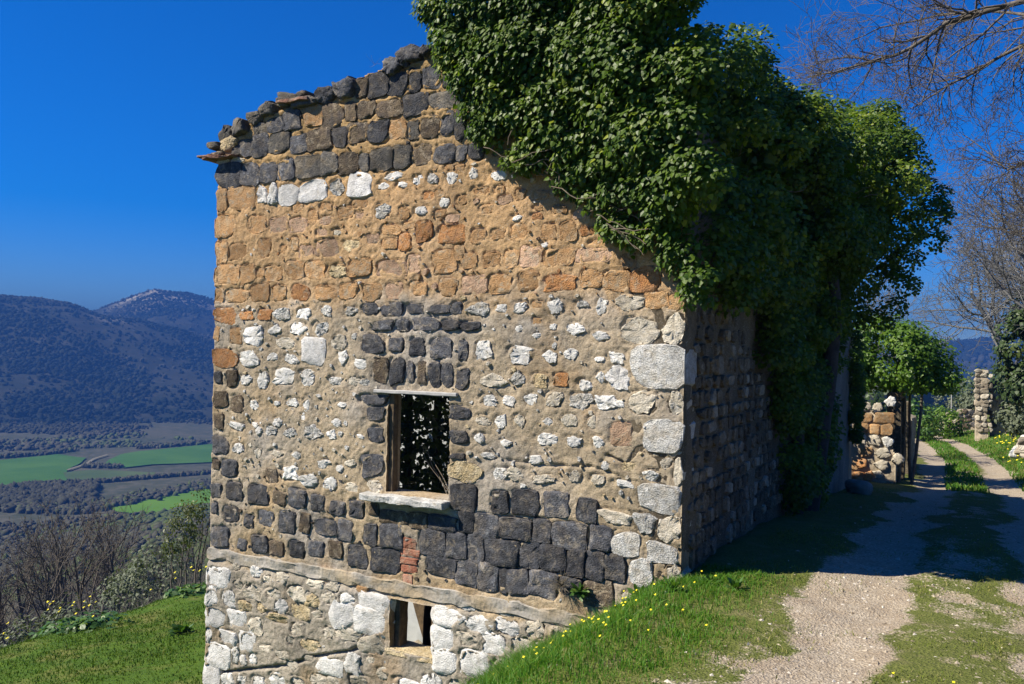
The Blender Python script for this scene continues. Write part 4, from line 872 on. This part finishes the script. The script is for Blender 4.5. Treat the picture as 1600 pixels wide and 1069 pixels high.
rubble_wall('stone_wall', 'shaded wall with grassy top right of the low rubble wall end', 'wall', 1.6, 2.6, 44, -2.3, -.55, .6, ['b', 'd', 'rub'])
rubble_wall('stone_pillar', 'tall ragged pale stone pillar standing where the lane bends', 'pillar', 2.38, 3.10, 38, -1.4, 1.80, .7, ['c', 'c', 'rub', 'rub'], .26, .5)
rubble_wall('stone_wall', 'dark broken wall stub right behind the pale pillar', 'wall', 3.0, 3.9, 38.6, -1.2, 1.25, .6, ['d', 'b', 'rub'])
dw = empty('dry_stone_wall', (3.95, 26, -.75)); tag(dw, 'tumbled pale stones of a dry wall on the right bank', 'wall')
for k in range(26):
    a = .10+.10*random.random()
    x = 3.68+.5*random.random(); y = 24+6*k/26.0; z = float(G(x, y))-(-.75)+.05+.42*random.random()*(1 if random.random() < .6 else .3)
    o = mobj('stone', stone_mesh('stone', a, a*.8, 'rough', M[random.choice(['w', 'c', 'c', 'rub'])], .14, .12, 10), dw, (x-3.95, y-26, z)); o.rotation_euler = (RNG.normal()*.2, RNG.normal()*.3, RNG.normal()*.4)
b = empty('boulder', (.42, 9.6, float(G(.42, 9.6)))); bpy.data.objects.remove(b)
bm_ = canopy('boulder', np.array([[0, 0, .12]]), [.30], .85, M['boulder'])
bo = mobj('boulder', bm_, None, (.38, 9.8, float(G(.38, 9.8)))); md = bo.modifiers.new('round', 'SUBSURF'); md.levels = 2; md.render_levels = 2
for p in bm_.polygons: p.use_smooth = True
tag(bo, 'rounded grey boulder at the foot of the shaded side wall', 'boulder')
V, F = tube_arrays([(0, 0, -.3), (0, 0, 1.2), (0, 0, 2.4)], [.04, .035, .03], 6)
tag(mobj('post', npmesh('post', V, F, M['woodgrey'], True), None, (1.25, 49, -2.3)), 'thin pale post standing behind the low rubble wall end', 'post')

# ------------------------------------------------------------------ bare trees
def grow(out, p, d, L, r, lev, maxlev, kids, up, bend, minr, spread=.9):
    n = 6 if lev < 2 else 4
    pts = [p]; dd = d
    for i in range(n):
        dd = unit(dd + RNG.normal(size=3)*bend + np.array([0, 0, up[min(lev, len(up)-1)]])); pts.append(pts[-1]+dd*L/n)
    rr = np.maximum(np.linspace(r, r*(.5 if lev < maxlev else .35), n+1), minr)
    out.append((np.array(pts), rr, 7 if lev == 0 else 5 if lev == 1 else 3))
    if lev >= maxlev: return
    m = kids[lev]
    for j in range(m):
        t = (.25 if lev else .35)+(.75 if lev else .65)*(j+random.random())/m; i = min(int(t*n), n-1); f = t*n-i
        q = pts[i]*(1-f)+pts[i+1]*f; loc = unit(pts[i+1]-pts[i]); pr = unit(np.cross(loc, RNG.normal(size=3)))
        cd = unit(loc*(1-.35*spread)+pr*spread*(.7+.5*random.random()))
        grow(out, q, cd, L*(.45+.25*random.random())*(1.1-.35*t), max(rr[i]*.55, minr), lev+1, maxlev, kids, up, bend, minr, spread)
def split_tree(root, segs, mat_t, off):
    a = [s for s in segs[:1]]; b = segs[1:]
    V, F = tubes_np(a); mobj('trunk', npmesh('trunk', V-off, F, mat_t, True), root)
    V, F = tubes_np(b); mobj('crown', npmesh('crown', V-off, F, mat_t, True), root)
def bare_tree(label, base, h, r, d=(0, 0, 1), maxlev=4, kids=(7, 6, 5, 4), up=(.05, .05, .03, .02), bend=.13, minr=.006, mat='bark', spread=.9, group='bare trees right of the lane', tl=.55):
    z = float(ground_z(base[0], base[1])); root = empty('bare_tree', (base[0], base[1], z-.05)); tag(root, label, 'tree', group)
    segs = []; grow(segs, np.array([base[0], base[1], z-.05]), unit(d), h*tl, r, 0, maxlev, kids, up, bend, minr, spread)
    split_tree(root, segs, M[mat], np.array(root.location)); return root, segs
bare_tree('bare winter tree on the right bank nearest the lane bend', (4.9, 22), 11, .16, (-.10, -.05, 1), 4, (8, 7, 6, 4), minr=.006, mat='barkgrey')
bare_tree('bare winter tree high on the right behind the evergreen', (6.5, 31), 14, .20, (-.12, -.05, 1), 4, (9, 7, 6, 4), minr=.008, mat='barkgrey')
bare_tree('bare winter tree rising behind the pale pillar', (4.6, 43), 13, .18, (-.08, 0, 1), 4, (9, 7, 6, 4), minr=.010, mat='barkgrey')
bare_tree('tall bare tree at the right picture edge', (5.6, 16), 10, .15, (-.16, -.02, 1), 4, (8, 7, 6, 4), minr=.005, mat='barkgrey')
bare_tree('slender bare tree leaning up behind the bright ivy bush', (-1.2, 26), 9.5, .11, (.16, 0, 1), 4, (8, 6, 5, 4), minr=.006, mat='barkgrey', group=None)
bare_tree('bare winter tree between the evergreen and the picture edge', (5.2, 27), 12, .15, (-.10, -.03, 1), 4, (9, 8, 6, 5), minr=.006, mat='barkgrey')
bare_tree('bare winter tree further back behind the evergreen', (8.5, 36), 15, .2, (-.10, -.03, 1), 4, (9, 8, 6, 5), minr=.009, mat='barkgrey')
# tree whose limbs reach over the lane at the top right
z0 = float(ground_z(5.4, 8.6)); nt = empty('bare_tree', (5.4, 8.6, z0)); tag(nt, 'bare tree outside the frame whose limbs reach across the top right sky', 'tree')
segs = [(wob((5.4, 8.6, z0-.1), (4.7, 8.4, 7.4), 9, .05), np.linspace(.20, .12, 9), 8)]
def limb(pts, r0, r1, tw, droop=-.02, L=(.6, 1.5), lev=2):
    pts = np.array(pts, float); t = np.linspace(0, 1, len(pts)); tt = np.linspace(0, 1, 14)
    P = np.stack([np.interp(tt, t, pts[:, i]) for i in range(3)], 1)+np.cumsum(RNG.normal(size=(14, 3))*.02, 0); R_ = np.linspace(r0, r1, 14); segs.append((P, R_, 6))
    for k in range(tw):
        f = .12+.88*(k+random.random())/tw; i = min(int(f*13), 12); p = P[i]; loc = unit(P[i+1]-P[i])
        d = unit(loc*.7+RNG.normal(size=3)*.6+np.array([0, -.05, droop*4]))
        grow(segs, p, d, L[0]+(L[1]-L[0])*random.random(), max(R_[i]*.5, .005), 1, 1+lev, (0, 7, 5), (0, droop, droop, droop), .18, .0035, .8)
limb([(4.7, 8.4, 7.4), (3.4, 8.2, 7.8), (2.5, 8.1, 7.65), (1.8, 8, 7.50), (1.4, 8, 7.2), (1.05, 8, 7.05), (.5, 8, 6.95), (0, 8, 6.9), (-.25, 8, 6.85)], .055, .010, 34, -.01)
limb([(4.7, 8.4, 7.2), (3.4, 8.6, 7.3), (2.6, 8.8, 7.0), (2.2, 9, 6.85), (1.7, 9, 6.6), (1.4, 9, 6.45)], .04, .008, 26, -.03)
limb([(4.7, 8.4, 7.0), (3.6, 9.5, 7.7), (2.8, 10.5, 8.4), (1.8, 11, 8.75), (.8, 11, 8.7), (.1, 11, 8.5)], .04, .008, 30, 0)
limb([(4.8, 8.5, 6.3), (3.9, 9.5, 5.8), (3.2, 10.5, 5.6), (2.75, 11, 5.55), (2.4, 11.5, 6.0), (1.95, 11.8, 6.5)], .035, .008, 26, 0)
limb([(4.9, 8.5, 5.2), (4.2, 10, 5.0), (3.4, 11, 4.6), (2.9, 12, 4.5), (2.5, 12.5, 4.7)], .03, .007, 20, 0)
split_tree(nt, segs, M['bark'], np.array(nt.location))

# evergreens and shrubs on the right bank and behind the bend
zb = lambda x, y: float(ground_z(x, y))
ellipsoid_bush('evergreen_tree', 'dark evergreen tree on the right bank above the pillar', 'tree', [((4.15, 29, 2.5), (.95, 1.2, 1.3)), ((4.7, 29.5, 3.9), (1.1, 1.2, 1.2)), ((4.0, 29, 1.2), (.7, .8, .8))], (4.9, 29.3, zb(4.9, 29.3)), M['evergreen'], 8000, .14, [(wob((4.9, 29.3, zb(4.9, 29.3)), (5, 29.3, 4), 8, .04), np.linspace(.14, .06, 8), 6)], .28)
ellipsoid_bush('evergreen_tree', 'olive green evergreen tree leaning in at the right picture edge', 'tree', [((4.6, 20, 3.5), (.7, .7, .9)), ((4.9, 20.4, 4.6), (.8, .8, .9))], (5.0, 20.4, zb(5, 20.4)), M['evergreen'], 3000, .11, [(wob((5, 20.4, zb(5, 20.4)), (4.9, 20.3, 4), 8, .04), np.linspace(.10, .05, 8), 6)], .25)
for (x, y, z, r, lab, m) in ((3.95, 33, -.3, .6, 'yellow green shrub on the right bank before the pillar', 'olive'), (4.5, 27, .3, .6, 'grey green shrub above the tumbled dry wall', 'olive'), (.9, 42, -1.2, .8, 'green shrub left of the low rubble wall end', 'ivy2'), (-.1, 38, -.9, .9, 'dark green shrub behind the far end of the low ruin', 'weed'), (1.6, 52, -.4, 1.2, 'leafy shrub over the low rubble wall end', 'olive'), (2.4, 46, -.3, .55, 'grassy shrub on top of the shaded wall', 'olive')):
    ellipsoid_bush('shrub', lab, 'shrub', [((x, y, z), (r, r, r*.8)), ((x+.4*r, y+.2, z-.4*r), (r*.8, r*.7, r*.6))], (x, y, zb(x, y)), M[m], 1400, .12, None, .2)
for k, (x, y, r, h) in enumerate([(-6, 75, 4, 5), (13, 60, 5, 9), (6, 105, 6, 5)]):
    z = zb(x, y)
    ellipsoid_bush('broadleaf_tree', ['low round tree left of the thin post', 'tall bushy tree at the right behind the pillar', 'distant hazy tree between post and pillar'][k]+' where the lane disappears', 'tree', [((x, y, z+h*.55), (r, r, h*.45))], (x, y, z), M['evergreen'], 2200, .35, None, .8, group='trees where the lane disappears')

# left slope: bare trees below the meadow
protos = []
for k in range(4):
    segs2 = []; grow(segs2, np.array([0, 0, -.3]), unit((RNG.normal()*.06, RNG.normal()*.06, 1)), 5.4, .13, 0, 3, (8, 6, 4), (.05, .10, .08, .05), .10, .011, .7)
    V1, F1 = tubes_np(segs2[:1]); V2, F2 = tubes_np(segs2[1:])
    protos.append((npmesh('trunk', V1, F1, M['bark'], True), npmesh('crown', V2, F2, M['bark'], True)))
spots = [(-30.4, 40, 1.05), (-29.4, 36, .95), (-29.0, 44, 1.1), (-27.6, 38, 1.1), (-26.9, 46, 1.15), (-26.3, 39, 1.0), (-25.7, 50, 1.2), (-24.9, 42, 1.1), (-31.6, 52, 1.2), (-30.0, 60, 1.2), (-28.3, 58, 1.15), (-27.2, 66, 1.25), (-25.2, 63, 1.15), (-24.2, 56, 1.0), (-23.3, 66, 1.0), (-22.3, 54, .9), (-21.6, 48, .85), (-32.6, 45, 1.1), (-20.8, 60, .9), (-33.6, 56, 1.2), (-31.0, 72, 1.2), (-28.9, 78, 1.2), (-26.0, 80, 1.2), (-23.8, 82, 1.1), (-21.2, 76, 1.0), (-19.8, 52, .9)]
for k, (dg, r, scl) in enumerate(spots):
    x, y = polar(rad(dg), r); x, y = float(x), float(y); t = empty('bare_tree', (x, y, zb(x, y)-.2), RNG.random()*6.28); scl *= .88; t.scale = (scl*.8, scl*.8, scl)
    tag(t, 'leafless dark tree in the wood below the meadow', 'tree', 'leafless trees below the meadow')
    a, b_ = protos[k % 4]; mobj('trunk', a, t); mobj('crown', b_, t)
def blades(name, P, H, W, mat, lean=.35, rnd=None, parent=None, up=None):
    n = len(P); a = RNG.random(n)*2*np.pi; w = np.stack([np.cos(a), np.sin(a), np.zeros(n)], 1)*np.asarray(W).reshape(-1, 1)*.5
    l = RNG.normal(size=(n, 3))*lean; l[:, 2] = 0; H = np.asarray(H).reshape(-1, 1); Z = np.array([0, 0, 1.0])
    m = P + H*.55*(Z+l*.35); tpt = P + H*(Z*(1-.18*np.abs(RNG.normal(size=(n, 1)))*lean*2)+l)
    V = np.stack([P-w, P+w, m+w*.75, m-w*.75, tpt], 1).reshape(-1, 3); i = np.arange(n)[:, None]*5
    return npmesh(name, V, [i+np.array([[0, 1, 2, 3]]), i+np.array([[3, 2, 4]])], mat, False, {'rnd': np.repeat(RNG.random(n) if rnd is None else rnd, 5)})
n = 80000
a = rad(1)*(-36+18.5*RNG.random(n)); r = 23+100*RNG.random(n)**1.1; x, y = polar(a, r)
k = (-x > LIPW+2.2); x, y, r = x[k], y[k], r[k]
P = np.stack([x, y, ground_z(x, y)-.1], 1); hh = (.4+1.5*RNG.random(len(x)))*(1+1.0*N1.fbm(x, y, 0, .25, 3))*np.interp(r, [23, 27, 40, 120], [.35, .6, 1.0, 1.8])
tag(mobj('brushwood', blades('brushwood', P, hh, (.010+.016*RNG.random(len(x)))*np.interp(r, [23, 120], [.8, 3]), M['brush'], .45)), 'grey brown leafless brushwood covering the slope below the meadow', 'brushwood', kind='stuff')
for (dg, r, R0, h, lab) in ((-22.4, 31, 1.2, 1.2, 'grey green olive bush below the meadow edge near the house'), (-23.9, 32, 1.0, .9, 'loose grey green bush left of the olive below the meadow'), (-27.2, 29, .8, .5, 'pale green bush among bare trunks below the meadow'), (-29.6, 29, .9, .5, 'green bush in the brushwood at the far left')):
    x, y = [float(v) for v in polar(rad(dg), r)]; z = zb(x, y)
    ellipsoid_bush('olive_bush', lab, 'bush', [((x, y, z+h+.4), (R0, R0, h*.75)), ((x+.6, y-.3, z+h*.6), (R0*.8, R0*.7, h*.6))], (x, y, z), M['olive'], 2600, .12, None, .35, 'long')
# small leafy tree at the meadow edge beside the house
x, y = [float(v) for v in polar(rad(-20.9), 24.5)]; z = zb(x, y)
tr = [(wob((x+.15*i-.4, y+.1*i, z), (x+.22*i-.5, y+.15*i, z+1.7+.2*i), 8, .03), np.linspace(.03, .010, 8), 5) for i in range(6)]
ellipsoid_bush('small_tree', 'small multi stemmed tree with yellow green leaves beside the house corner', 'tree', [((x+.15, y, z+2.25), (.40, .4, .42)), ((x-.20, y, z+1.8), (.36, .4, .30)), ((x+.35, y, z+2.7), (.22, .25, .32)), ((x-.5, y, z+1.35), (.16, .2, .14))], (x, y, z), M['shrubleaf'], 1500, .075, tr, .16, 'long')

# ------------------------------------------------------------------ grass, weeds, gravel
def field_pts(n, w0, w1, s0, s1, f):
    w = w0+(w1-w0)*RNG.random(n); s = s0+(s1-s0)*RNG.random(n); k = f(w, s) > RNG.random(n); w, s = w[k], s[k]
    return np.stack([w, s, G(w, s)-.006], 1)
inside = lambda w, s: (w < .03) & (s > -.05) & (s < 12) & (w > -6.0)
def lush(w, s): return np.where(inside(w, s), 0, np.clip(1.15-2.2*gravel_mask(w, s), 0, 1)*np.clip(1.15-(w-.1)/.75, 0, 1)*np.clip(.70+1.8*N1.fbm(w, s, 0, 1.3, 3), .25, 1))
P = field_pts(240000, -3.4, 1.25, -5.2, .5, lush)
H = (.045+.085*RNG.random(len(P)))*np.clip(1.0-.55*(P[:, 0]+.2), .35, 1.45)*(1+.9*N2.fbm(P[:, 0], P[:, 1], 0, 2.0, 2))
tag(mobj('bank_grass', blades('bank_grass', P, H, .004+.005*RNG.random(len(P)), M['grass'], .45)), 'lush green grass on the bank in front of the gable', 'grass', kind='stuff')
def lane_g(w, s):
    q = w-road_shift(s); return np.where(inside(w, s), 0, np.clip(.95-1.25*gravel_mask(w, s), 0, 1)*np.clip(.42+2.6*N1.fbm(w, s, 0, 1.6, 3), 0, 1)+.10*np.clip(3*N2.fbm(w, s, 5, 2.6, 3), 0, 1))
P = np.concatenate([field_pts(60000, .3, 4.2, -5.0, 3, lane_g), field_pts(26000, .02, 4.6, 3, 16, lane_g)])
H = (.014+.035*RNG.random(len(P)))*(1+.7*N2.fbm(P[:, 0], P[:, 1], 0, 2.0, 2))
tag(mobj('lane_grass', blades('lane_grass', P, H, .004+.005*RNG.random(len(P)), M['grassdry'], .8)), 'short dry grass on the middle strip and verges of the lane', 'grass', kind='stuff')
P = field_pts(30000, -1, 6.5, 14, 48, lambda w, s: np.where((w-road_shift(s) > 3.4) | (np.abs(w-road_shift(s)-2.2) < .45) | (w-road_shift(s) < .8), np.where((w < .8) & (s < 23), 0, 1), 0))
tag(mobj('verge_grass', blades('verge_grass', P, .05+.12*RNG.random(len(P)), .02+.02*RNG.random(len(P)), M['grass'], .5)), 'sunny grass on the banks of the lane further on', 'grass', kind='stuff')
P = field_pts(90000, -16.5, -6.05, -6, 12, lambda w, s: np.clip(.8+1.5*N1.fbm(w, s, 0, .8, 3), .15, 1))
H = (.03+.06*RNG.random(len(P)))*(1+.9*N2.fbm(P[:, 0], P[:, 1], 0, 1.2, 3))
tag(mobj('meadow_grass', blades('meadow_grass', P, H, .010+.012*RNG.random(len(P)), M['meadowgrass'], .6)), 'short sunlit grass of the terrace meadow below the house', 'grass', kind='stuff')
# leafy weeds along the meadow edge
wl, wn_ = [], []
for k in range(200):
    t = RNG.random(); s = 0.5+11.5*t; w = -(LIPW-.2)+RNG.normal()*.45 - (.2 if RNG.random() < .3 else 0)
    if N1(w*.4, s, 0, .7) < .04: continue
    m = 26; d = sphere_dirs(m); d[:, 2] = np.abs(d[:, 2]); R0 = .14+.18*RNG.random()
    wl.append(np.array([w, s, float(G(w, s))])+d*R0*np.array([1.2, 1.2, .9])); wn_.append(d*.5+np.array([0, 0, .8]))
wl, wn_ = np.concatenate(wl), np.concatenate(wn_)
tag(mobj('leafy_weeds', leaf_mesh('leafy_weeds', wl, wn_+RNG.normal(size=wl.shape)*.3, .09+.08*RNG.random(len(wl)), M['weed'], None, None, 'long', 1.5)), 'broad leaved dark green weeds along the meadow edge', 'weeds', kind='stuff')
def flowers(name, pts, heights, size, label, stalk):
    Pl, Nl, tw = [], [], []
    for p, h in zip(pts, heights):
        c = np.array(p)+np.array([RNG.normal()*.02, RNG.normal()*.02, h])
        for j in range(5):
            a = 2*np.pi*j/5; d = np.array([math.cos(a), math.sin(a), .15]); Pl.append((c, d)); Nl.append(unit((-.25, -.45, .8))+RNG.normal(size=3)*.15)
    P_ = np.array([q[0] for q in Pl]); T_ = np.array([q[1] for q in Pl])
    tag(mobj(name, leaf_mesh(name, P_, np.array(Nl), size*(.8+.4*RNG.random(len(P_))), M['yellow'], None, T_)), label, 'flowers', kind='stuff')
pts = field_pts(400, -1.3, .75, -3.6, -.2, lambda w, s: np.exp(-((w+.15)/.6)**2-((s+1.2)/.9)**2)*.6)
flowers('yellow_flowers', pts, .09+.05*RNG.random(len(pts)), .011, 'tiny yellow flowers in the bank grass near the house corner', 0)
pts = field_pts(260, 1.5, 2.9, -4.8, -1.5, lambda w, s: .12*np.clip(1-1.2*gravel_mask(w, s), 0, 1)+.02)
flowers('yellow_flowers', pts, .03+.02*RNG.random(len(pts)), .011, 'tiny yellow flowers on the middle strip of the lane', 0)
pts = np.array([[-(LIPW-.4)+RNG.normal()*.4, s_, 0] for s_ in list(1.2+1.2*RNG.random(26))+list(3.4+.8*RNG.random(16))+list(6+4*RNG.random(14))]); pts[:, 2] = G(pts[:, 0], pts[:, 1])
flowers('yellow_flowers', pts, .30+.40*RNG.random(len(pts)), .034, 'tall yellow mustard flowers at the meadow edge', 0)
pts = field_pts(500, 3.2, 6, 22, 40, lambda w, s: .4*(w-road_shift(s) > 3.5))
flowers('yellow_flowers', pts, .1+.1*RNG.random(len(pts)), .035, 'yellow flowers on the sunny right bank', 0)
# tufts on and near the gable
def tuft(label, p, n, L, mat, cat, lean, wdt, name='weed_tuft', green=False):
    p = np.array(p); Pn = np.tile([0, 0, 0.], (n, 1)); d = sphere_dirs(n); d[:, 1] = -np.abs(d[:, 1]); d[:, 2] = d[:, 2]*.7+.25
    lst = [(wob((0, 0, 0), d[i]*L*(.5+.5*RNG.random()), 5, L*.03), np.linspace(wdt, wdt*.4, 5), 3) for i in range(n)]
    if green: me = leaf_mesh(name, d*.004, np.cross(d, np.cross(np.array([0, -.3, 1.0]), d))+RNG.normal(size=(n, 3))*.2, L*(.6+.5*RNG.random(n)), M['weed'], None, d, 'long', .8)
    else: me = tubes(name, lst, mat)
    return tag(mobj(name, me, None, tuple(p)), label, cat)
tuft('dry grey weed tuft growing from the dark blocks above the ledge', (-1.17, -.05, -.22), 110, .20, M['dry'], 'weed', .5, .0022)
tuft('small green weed beside the dry tuft on the wall', (-.98, -.05, -.24), 40, .11, M['weed'], 'weed', .5, .002, 'green_weed', True)
tuft('small green weed low on the pale corner stones', (-.40, -.05, -.19), 40, .12, M['weed'], 'weed', .5, .002, 'green_weed', True)
tuft('fine dead stalk on the broken gable top', (-3.55, -.02, 5.12), 5, .16, M['dry'], 'weed', .5, .0015)
x, y = [float(v) for v in polar(rad(-20.8), 17.2)]
tuft('dark green tussock alone in the meadow near the house', (x, y, float(G(x, y))), 120, .28, M['weed'], 'tussock', .5, .002, 'tussock', True)
for (w_, s_, lab) in ((.25, -.05, 'leafy green weed touching the foot of the house corner'), (.50, -.12, 'leafy green weed a step right of the house corner'), (.05, -.45, 'leafy green weed in the bank grass before the house corner')): tuft(lab, (w_, s_, float(G(w_, s_))), 30, .12, M['weed'], 'weed', .5, .002, 'green_weed', True)['group'] = 'weeds at the house corner'
# loose gravel
_oc = np.array([[1, 0, 0], [-1, 0, 0], [0, 1, 0], [0, -1, 0], [0, 0, 1], [0, 0, -1.]]); _of = np.array([[0, 2, 4], [2, 1, 4], [1, 3, 4], [3, 0, 4], [2, 0, 5], [1, 2, 5], [3, 1, 5], [0, 3, 5]])
def pebbles(name, P, size, mat, label):
    n = len(P); V = P[:, None]+(_oc[None]*(1+.3*RNG.normal(size=(n, 6, 1)))+.25*RNG.normal(size=(n, 6, 3)))*np.asarray(size).reshape(-1, 1, 1)*np.array([1, 1, .65])
    return tag(mobj(name, npmesh(name, V.reshape(-1, 3), (np.arange(n)[:, None, None]*6+_of[None]).reshape(-1, 3), mat, False, {'rnd': np.repeat(RNG.random(n), 6)})), label, 'gravel', kind='stuff')
P = np.concatenate([field_pts(26000, .2, 4.2, -5, 1.5, lambda w, s: np.clip(gravel_mask(w, s)*1.1-.1, .03, 1)), field_pts(9000, .2, 4.2, 1.5, 9, gravel_mask)])
pebbles('gravel', P, .004+.020*RNG.random(len(P))**3, M['gravelm'], 'loose pale gravel in the wheel ruts of the lane')
P = field_pts(500, -.2, 4.2, -5, 0, lambda w, s: np.full(w.shape, .12)); pebbles('stones', P, .014+.016*RNG.random(len(P)), M['gravelm'], 'scattered pale stones on the lane')

# ------------------------------------------------------------------ haze
hz = bpy.data.meshes.new('haze'); X0, X1, Y0, Y1, Z0, Z1 = -4200, 4200, -3600, 4200, -84, 190
vs = [(x, y, z) for z in (Z0, Z1) for y in (Y0, Y1) for x in (X0, X1)]
hz.from_pydata(vs, [], [(0, 2, 3, 1), (4, 5, 7, 6), (0, 1, 5, 4), (2, 6, 7, 3), (0, 4, 6, 2), (1, 3, 7, 5)])
t = NT('haze_air'); pv = t.n('ShaderNodeVolumePrincipled'); pv.inputs['Color'].default_value = (.036, .12, .39, 1); pv.inputs['Absorption Color'].default_value = (.10, .10, .07, 1); pv.inputs['Density'].default_value = .00060; pv.inputs['Anisotropy'].default_value = 0.0
t.l(pv.outputs[0], t.out.inputs['Volume']); hz.materials.append(t.m)
tag(mobj('haze', hz), 'thin blue haze filling the valley air', 'haze', kind='stuff')
